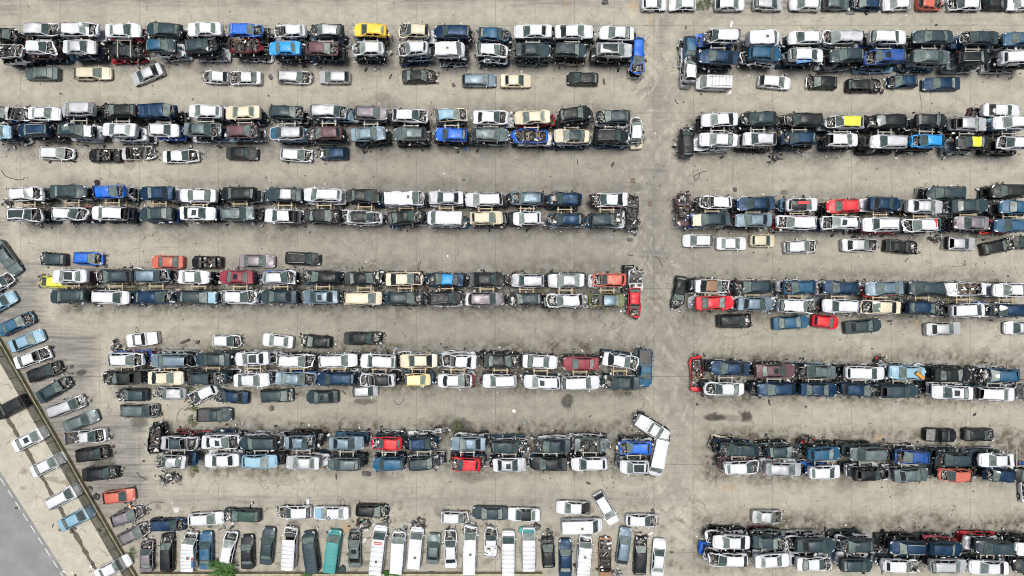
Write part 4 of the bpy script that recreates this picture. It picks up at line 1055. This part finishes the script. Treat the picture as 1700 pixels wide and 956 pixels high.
for a in [
    ('B0', 645, 570, 1.0, .8, .06, 0, 'tyre_rubber', 'rubber_mat', 'mat', 'round black mat above the bright blue hatchback, third row left'),
    ('B0', 275, 858, .7, .7, .08, 15, 'black_plastic', 'scrap_piece', 'panel', 'square black panel below the left end of third row'),
    ('B0', 1030, 325, .8, .6, .12, 30, 'black_plastic', 'scrap_piece', 'panel', 'black panel under the white car, second row left'),
    ('A0', 400, 620, .3, .25, .1, 0, 'black_plastic', 'scrap_piece', 'panel', 'small black scrap on the aisle below the cream car'),
    ('A1', 97, 512, .6, .85, .08, 20, 'black_plastic', 'scrap_piece', 'panel', 'black leaf-shaped trim left of the silver estate, first row'),
    ('A1', 890, 505, .25, .9, .12, -25, 'black_plastic', 'bumper_piece', 'bumper', 'black bumper piece below the gap in first row'),
    ('A1', 1305, 562, .5, .8, .15, 30, 'black_plastic', 'bumper_piece', 'bumper', 'twisted black scrap left of the slate blue estate'),
    ('A2', 608, 540, .35, 1.0, .15, 5, 'black_plastic', 'bumper_piece', 'bumper', 'black scrap right of the black hatchback with roof rails'),
    ('A2', 1150, 180, .25, .5, .1, -10, 'black_plastic', 'scrap_piece', 'panel', 'small black block in the lane near top edge'),
    ('A2', 1435, 608, .8, .8, .05, 40, 'white_plastic', 'plastic_sheet', 'sheet', 'crumpled white sheet below the white van, first row right'),
    ('A2', 1565, 500, .3, .35, .05, 10, 'white_plastic', 'plastic_sheet', 'sheet', 'small white scrap right of the white van, first row right'),
    ('A2', 1250, 622, .4, .35, .1, -40, 'black_plastic', 'scrap_piece', 'panel', 'small dark block left of the crumpled white sheet'),
    ('A3', 545, 88, 1.4, .45, .12, -3, 'PG', 'bumper_piece', 'bumper', 'grey bumper lying below the top edge cars, right of lane'),
    ('A3', 648, 80, .6, .9, .3, 10, 'black_plastic', 'scrap_piece', 'panel', 'black door panel below the navy car at top edge'),
    ('A3', 1112, 165, .35, .35, .15, 0, 'black_plastic', 'scrap_piece', 'panel', 'small black lump above first row right of lane'),
    ('A2', 615, 15, 1.0, .7, .25, 5, 'black_plastic', 'scrap_piece', 'panel', 'black crate-like scrap at the top edge left of lane'),
    ('A2', 1450, 160, .35, 1.1, .1, -15, 'PW', 'bumper_piece', 'bumper', 'white bumper strip standing above the first row right'),
    ('B2', 665, 452, .35, .95, .15, -15, 'black_plastic', 'bumper_piece', 'bumper', 'black bumper piece on the aisle below second row end'),
    ('B2', 433, 430, .18, .9, .1, 3, 'black_plastic', 'bumper_piece', 'bumper', 'narrow black strip below the black sedan with cream body'),
    ('B2', 1475, 618, .6, .7, .1, 20, 'black_plastic', 'scrap_piece', 'panel', 'black torn liner above the third row right'),
    ('B1', 1372, 553, .5, .35, .1, 0, 'black_plastic', 'scrap_piece', 'panel', 'black scrap on the aisle above the third row left'),
    ('B1', 355, 898, .35, .3, .1, 0, 'black_plastic', 'scrap_piece', 'panel', 'small black lump below the third row left'),
    ('C0', 700, 245, .6, .7, .08, 25, 'black_plastic', 'scrap_piece', 'panel', 'square black panel above the fourth row left'),
    ('C0', 105, 440, .35, 1.1, .25, -10, 'black_plastic', 'bumper_piece', 'bumper', 'black bumper right of the light blue car by the fence'),
    ('C0', 475, 910, .55, .6, .1, 0, 'black_plastic', 'scrap_piece', 'panel', 'dark torn scrap on the open yard left of fifth row'),
    ('C2', 778, 72, .8, .6, .1, 5, 'black_plastic', 'scrap_piece', 'panel', 'square black panel at the lane below third row'),
    ('C2', 625, 550, .5, .9, .1, 25, 'PV', 'bumper_piece', 'bumper', 'olive bumper strip below the olive sedan'),
    ('C1', 240, 520, .55, .45, .12, 10, 'black_plastic', 'scrap_piece', 'panel', 'black scrap below the dark grey and red sedan'),
    ('C1', 1225, 762, .45, .35, .1, 0, 'black_plastic', 'scrap_piece', 'panel', 'small black lump above the cream sedan, fifth row'),
    ('C1', 925, 790, .6, .45, .08, -20, 'PL', 'scrap_piece', 'panel', 'pale blue panel scrap above the white suv, fifth row'),
    ('C3', 800, 610, .9, .35, .1, 0, 'black_plastic', 'scrap_piece', 'panel', 'two-lobed black scrap right of the dark grey sedan'),
    ('C0', 1220, 745, 1.7, .45, .2, 22, 'black_plastic', 'bumper_piece', 'bumper', 'long black bumper above the slate blue estate, fifth row'),
    ('C0', 1308, 748, .6, .6, .25, 0, 'black_plastic', 'scrap_piece', 'panel', 'round black part with a yellow centre above the fifth row'),
    ('D0', 1230, 490, .35, .9, .15, -25, 'PX', 'bumper_piece', 'bumper', 'rust brown panel left of the tilted white hatchback'),
    ('D1', 105, 548, .6, .7, .1, 0, 'black_plastic', 'scrap_piece', 'panel', 'black seat-shaped scrap below the dark grey minivan'),
    ('D1', 300, 652, .6, .6, .1, 20, 'black_plastic', 'scrap_piece', 'panel', 'torn black scrap above the sixth row left'),
    ('D1', 580, 440, .25, 1.0, .1, 45, 'black_plastic', 'bumper_piece', 'bumper', 'slanted black strip between two cars below fifth row'),
    ('D2', 12, 565, .65, .65, .05, 40, 'white_plastic', 'plastic_sheet', 'sheet', 'white square sheet on the aisle below the fifth row'),
    ('D2', 762, 455, .8, .5, .1, -25, 'black_plastic', 'scrap_piece', 'panel', 'black panel below the dark grey sedan at fifth row end'),
    ('D2', 1308, 472, .95, .8, .12, -15, 'black_plastic', 'scrap_piece', 'panel', 'black seat cushion below the white sedan, fifth row right'),
    ('D2', 1585, 733, .8, .85, .15, 20, 'black_plastic', 'scrap_piece', 'panel', 'black round-cornered mat above the sixth row right'),
    ('D2', 85, 645, .5, .7, .06, -15, 'PG', 'scrap_piece', 'panel', 'grey folded sheet above the sixth row left'),
    ('D2', 518, 600, .5, .2, .1, 35, 'black_plastic', 'scrap_piece', 'panel', 'small black curved part on the aisle'),
    ('D3', 1365, 590, .6, .35, .12, 40, 'black_plastic', 'scrap_piece', 'panel', 'small black double lump below the white sedan with sunroof'),
    ('D3', 250, 538, .4, .3, .1, 20, 'black_plastic', 'scrap_piece', 'panel', 'small black lump below the navy sedan, fifth row right'),
    ('D3', 8, 510, .3, 1.0, .12, 12, 'black_plastic', 'bumper_piece', 'bumper', 'upright black strip below the fifth row right'),
    ('E0', 950, 197, .4, .35, .1, 0, 'black_plastic', 'scrap_piece', 'panel', 'dark square scrap left of the sixth row'),
    ('E0', 892, 365, .4, .45, .1, 0, 'black_plastic', 'scrap_piece', 'panel', 'black scrap above the salmon car on the right'),
    ('E0', 1165, 517, .8, .85, .07, 0, 'white_plastic', 'plastic_sheet', 'sheet', 'round crumpled white sheet above the navy estate'),
    ('E1', 725, 278, 1.5, .75, .15, -12, 'black_plastic', 'bumper_piece', 'bumper', 'shiny black bumper below the dark blue estate, sixth row'),
    ('E1', 530, 300, .22, 1.0, .1, 5, 'black_plastic', 'bumper_piece', 'bumper', 'hanging black strip below the grey hatchback, sixth row'),
    ('E1', 345, 470, .6, 1.7, .3, 3, 'PS', 'bumper_piece', 'panel', 'grey upright panel above the white hatchback'),
    ('E1', 600, 645, 1.6, 1.6, .06, -30, 'cardboard', 'cardboard_sheet', 'cardboard', 'large brown cardboard sheet right of the turquoise van front'),
    ('E1', 985, 640, .8, .8, .3, 0, 'PG', 'scrap_piece', 'panel', 'grey box-shaped part between two white vans'),
    ('E2', 240, 668, .7, 1.3, .2, 0, 'black_plastic', 'scrap_piece', 'panel', 'tall black scrap above the black hatchback, bottom line'),
    ('E2', 930, 530, .6, .9, .2, 10, 'black_plastic', 'scrap_piece', 'panel', 'black twisted part above the white hatchback by the lane'),
    ('E2', 915, 675, .9, .5, .15, 30, 'white_plastic', 'scrap_piece', 'panel', 'white broken trim below the white hatchback by the lane'),
    ('E2', 505, 342, .7, .35, .1, -20, 'black_plastic', 'scrap_piece', 'panel', 'black scrap pair on the aisle below the white hatchback'),
    ('E2', 1055, 797, .6, .4, .1, 0, 'black_plastic', 'scrap_piece', 'panel', 'black scrap right of the last white sedan, bottom line'),
    ('E0', 110, 505, .5, .3, .1, 0, 'black_plastic', 'scrap_piece', 'panel', 'dark chip at the roadside edge line'),
    ('E2', 70, 650, 1.2, 1.0, .5, 10, 'PT', 'bumper_piece', 'panel', 'turquoise bonnet lying on the nose of a white van'),
    ('E1', 565, 920, 1.3, 1.6, .25, -35, 'PD', 'scrap_piece', 'panel', 'dark green sheet right of the turquoise van'),
    ('E1', 1160, 940, 1.2, .8, .3, -20, 'PG', 'scrap_piece', 'panel', 'grey-blue crumpled sheet at the bottom between vans'),
    ('E0', 600, 375, .9, .5, .2, -30, 'black_plastic', 'scrap_piece', 'panel', 'black scrap on the wall left of the salmon car'),
    ('E0', 640, 430, .9, .9, .3, -20, 'black_plastic', 'scrap_piece', 'panel', 'black panel heap at the tail of the salmon car')]:
    slab_(*a)
def heap(cr, cx, cy, rx_, ry_, h_, n_, lab, cols=()):
    x, y = at(cr, cx, cy, h_ * .5); rnd = random.Random(int(cx * 3 + cy)); root = empty('scrap_heap', (x, y, 0)); tag(root, lab, 'scrap heap', 'scrap heaps of engine parts')
    for nm in ('engine_block', 'bent_frame', 'trim_tangle'):
        mb = MB()
        if nm == 'engine_block':
            mb.box((0, 0, .35), (.8, .6, .6), 'cast_alloy', .4); mb.box((.1, .05, .7), (.5, .4, .12), 'black_plastic', .4)
        elif nm == 'bent_frame':
            for i in range(max(4, n_ // 8)):
                a = rnd.uniform(0, 6.28); p = (rnd.uniform(-rx_, rx_) * .7, rnd.uniform(-ry_, ry_) * .7, rnd.uniform(.1, h_)); q = (p[0] + math.cos(a) * .8, p[1] + math.sin(a) * .8, rnd.uniform(.1, h_))
                mb.tube([p, ((p[0] + q[0]) / 2, (p[1] + q[1]) / 2, h_ * .9), q], rnd.uniform(.03, .06), rnd.choice(['bare_metal', 'black_plastic', 'rusty_steel', 'PW'] + list(cols)), 5)
        else:
            for i in range(n_):
                g = (rnd.gauss(0, .42) * rx_, rnd.gauss(0, .42) * ry_)
                mb.box((g[0], g[1], rnd.uniform(.1, h_)), (rnd.uniform(.1, .7), rnd.uniform(.05, .35), rnd.uniform(.04, .2)), rnd.choice(['black_plastic'] * 6 + ['dark_interior', 'bare_metal', 'cast_alloy', 'rusty_steel', 'white_plastic'] + list(cols)), rnd.uniform(0, 3.1), rnd.uniform(-.6, .6), rnd.uniform(-.5, .5))
        mb.build(nm, root)
for a in [('E0', 870, 520, 1.3, 1.1, .8, 46, 'black engine scrap heap right of the purple grey roof by the fence', ('orange_plastic',)), ('E0', 920, 640, 1.0, 1.2, .8, 40, 'dark scrap heap above the bottom line beside the fence', ()),
          ('E0', 1120, 305, 1.9, .9, .9, 50, 'dark green wreck front heap below left end of sixth row', ('PD',)), ('D0', 765, 140, .8, 1.2, .9, 40, 'black wreck heap left of the white pickup', ()),
          ('B2', 800, 850, 1.0, 1.1, 1.6, 60, 'black tangled frame heap at lane end of third row', ()), ('B2', 835, 270, .8, .9, 1.5, 40, 'black and white scrap heap at lane end of second row', ('PW',)),
          ('E1', 720, 610, 1.6, .8, .7, 46, 'dark engine parts heap above the large white van', ('green_wrap',)), ('E1', 1070, 620, 1.2, .8, .7, 36, 'black parts heap above the white van with small grey car', ()),
          ('E1', 850, 600, .9, .8, .6, 26, 'small black scrap heap at the nose of the large white van', ()), ('B2', 1115, 720, .9, 1.3, 1.4, 50, 'maroon and black scrap heap at lane end of third row right', ('PU',)),
          ('E0', 1010, 60, .9, 1.8, 1.5, 60, 'black scrap heap at left end of sixth row', ()), ('B0', 50, 700, .0 + .9, .6, .8, 20, 'small dark scrap heap between lines at left end of third row', ()),
          ('E2', 160, 640, .8, .7, .5, 24, 'black and brown scrap heap beside the turquoise bonnet', ('rusty_steel',)), ('E2', 690, 935, .8, .6, .5, 24, 'black scrap heap at the bottom right of the rusty chassis', ()),
          ('C1', 1110, 410, .8, .6, 1.8, 24, 'black folded scrap between lines of fourth row left', ()), ('D1', 1230, 695, 1.3, .7, 1.4, 40, 'white and teal scrap heap above the navy hatchback, sixth row', ('PT', 'PW', 'PW')),
          ('D3', 735, 235, .9, .6, 1.0, 30, 'black and red scrap heap above the fifth row right', ('red_wrap',)), ('E3', 250, 65, 1.2, .7, 1.6, 36, 'red and black scrap heap above the sixth row right', ('PR', 'PR')),
          ('B3', 50, 390, 1.2, .9, .9, 40, 'dark broken parts heap below the left end of second row right', ()), ('C3', 1110, 65, 1.0, .6, .8, 30, 'black broken parts heap left of the silver sedan', ())]:
    heap(*a)
# drain grates
for cr, cx, cy, lab in (('B2', 798, 556, 'rusty square drain grate in the aisle below second row'), ('B2', 913, 711, 'rusty square drain grate in the lane beside third row')):
    mb = MB(); x, y = at(cr, cx, cy)
    for i in range(7): mb.box((x - .27 + i * .09, y, .012), (.05, .62, .02), 'rusty_steel')
    mb.box((x, y - .3, .014), (.62, .06, .024), 'rusty_steel'); mb.box((x, y + .3, .014), (.62, .06, .024), 'rusty_steel')
    tag(mb.build('drain_grate'), lab, 'drain', 'drain grates in the yard')
# things lying on cars
def lay(name, cr, cx, cy, z, boxes, rz, lab, cat):
    x, y = at(cr, cx, cy, z); mb = MB()
    for (c_, d_, m_) in boxes: mb.box(c_, d_, m_)
    o = mb.build(name); o.location = (x, y, z); o.rotation_euler = (0, 0, R(rz)); tag(o, lab, cat)
lay('plastic_tray', 'D3', 1005, 333, 5.0, [((0, 0, 0), (1.45, .52, .06), 'black_plastic'), ((0, 0, .06), (1.2, .36, .07), 'orange_plastic')], -38, 'orange tray with black rim on the tail of the light blue sedan', 'tray')
lay('paper_heap', 'B0', 432, 205, 5.0, [((0, 0, 0), (.9, .7, .03), 'PG'), ((.2, .25, .04), (.5, .3, .04), 'white_plastic')], 20, 'grey and white sheets on the dark hatchback roof, second row left', 'sheet')
lay('tie_strap', 'D0', 0, 0, 0, [((0, 0, 0), (.1, .1, .01), 'black_plastic')], 0, 'x', 'x') if False else None
lay('roof_stripe', 'B3', 235, 702, 4.98, [((0, 0, 0), (1.5, .38, .012), 'red_wrap')], 0, 'red stripe panel on the black roof of the white hatchback', 'panel')
lay('blue_sheet', 'A3', 235, 398, 4.4, [((0, 0, 0), (1.9, .6, .05), 'blue_wrap'), ((-.9, .4, .05), (.6, .6, .05), 'green_wrap')], 8, 'blue and green plastic sheet hanging on the white hatchback side', 'sheet')
lay('striped_panel', 'B3', 1110, 835, 4.9, [((0, 0, 0), (.35, 1.1, .012), 'red_wrap')], 0, 'red stripe panel on the white roof beside the green tail', 'panel')
lay('roof_sign', 'E1', 805, 742, 2.02, [((0, 0, 0), (1.05, .36, .02), 'red_wrap'), ((0, 0, .012), (.85, .10, .01), 'white_plastic')], -6, 'red lettered sign on the roof of the large white van', 'sign')
lay('roof_sign', 'E1', 1055, 678, 1.2, [((0, 0, 0), (.95, .16, .02), 'red_wrap')], -5, 'narrow red sign on the nose of a white van', 'sign')
lay('roof_badge', 'E1', 478, 576, 1.54, [((0, 0, 0), (.42, .42, .015), 'PN'), ((0, 0, .012), (.2, .2, .01), 'white_plastic')], 45, 'dark badge on the white roof of the estate with light blue bonnet', 'badge')
lay('side_sign', 'E0', 1268, 880, 1.96, [((0, 0, 0), (.22, .9, .015), 'blue_wrap'), ((0, .7, 0), (.2, .45, .015), 'red_wrap')], 0, 'blue and red sign on the small white van, bottom line', 'sign')
rb = random.Random(99)
for (x0, x1, y_, n_) in ((250, 1650, 640, 22), (1700, 2700, 670, 16), (2300, 3000, 700, 8), (300, 1650, 920, 16)):
    for k in range(n_):
        t_ = rb.uniform(x0, x1); cr = 'E%d' % min(3, int(t_ // 1693)); cx = t_ - int(cr[1]) * 1693
        slab_(cr, cx, y_ + rb.uniform(-40, 35), rb.uniform(.25, .9), rb.uniform(.15, .5), rb.uniform(.05, .2), rb.uniform(0, 180), rb.choice(['black_plastic', 'black_plastic', 'black_plastic', 'bare_metal', 'PG', 'white_plastic', 'rusty_steel']), 'scrap_piece', 'scrap', 'x')
same = [o for o in scene.objects if o.get('label') == 'x']
for o in same: tag(o, 'small broken part lying on the dirty floor around the bottom line of vans', 'scrap', 'small broken parts around the bottom line')
# fine litter
mb = MB(); rnd = random.Random(21); n_ = 0
while n_ < 1500:
    x, y = rnd.uniform(-70, 70), rnd.uniform(-39, 39)
    if x < px(fx(478 - y * F / H), 0)[0] + 1: continue
    i, j = int((x - gx0) / st), int((y - gy0) / st); dd = dist[j, i]
    if dd < .3 or rnd.random() > math.exp(-dd / 2.2) + .04: continue
    n_ += 1; s = abs(rnd.gauss(0, .09)) + .035
    mb.box((x, y, .02), (s, s * rnd.uniform(.3, 1), rnd.uniform(.015, .05)), rnd.choice(['black_plastic'] * 7 + ['dark_interior', 'rusty_steel', 'white_plastic', 'bare_metal', 'PG']), rnd.uniform(0, 3.1))
tag(mb.build('litter'), 'tiny broken bits scattered over the concrete', 'litter', kind='stuff')

# ------------------------------------------------------------------ camera, light
cam = bpy.data.cameras.new('camera'); co = bpy.data.objects.new('camera', cam); scene.collection.objects.link(co)
cam.sensor_width = 36; cam.lens = F / 1700 * 36; cam.clip_end = 9000; co.location = (0, 0, H); co.rotation_euler = (0, 0, 0); scene.camera = co; scene.cycles.filter_width = 1.05; scene.render.filter_size = 1.05
w_ = bpy.data.worlds.new('World'); scene.world = w_; w_.use_nodes = True; nt = w_.node_tree; bg = nt.nodes['Background']
sky = nt.nodes.new('ShaderNodeTexSky'); sky.sky_type = 'NISHITA'; sky.sun_disc = False; sky.sun_elevation = R(85); sky.sun_rotation = R(-20); sky.dust_density = 3; sky.air_density = 1.0
nt.links.new(sky.outputs[0], bg.inputs[0]); bg.inputs[1].default_value = .065
s = bpy.data.lights.new('sun', 'SUN'); s.energy = 4.0; s.angle = R(22); s.color = (1, .955, .88); so = bpy.data.objects.new('sun', s); scene.collection.objects.link(so)
so.rotation_euler = (R(5), 0, R(200))
vs_ = scene.view_settings; vs_.view_transform = 'Standard'; vs_.look = 'None'; vs_.gamma = 1; vs_.exposure = .14; vs_.use_curve_mapping = False
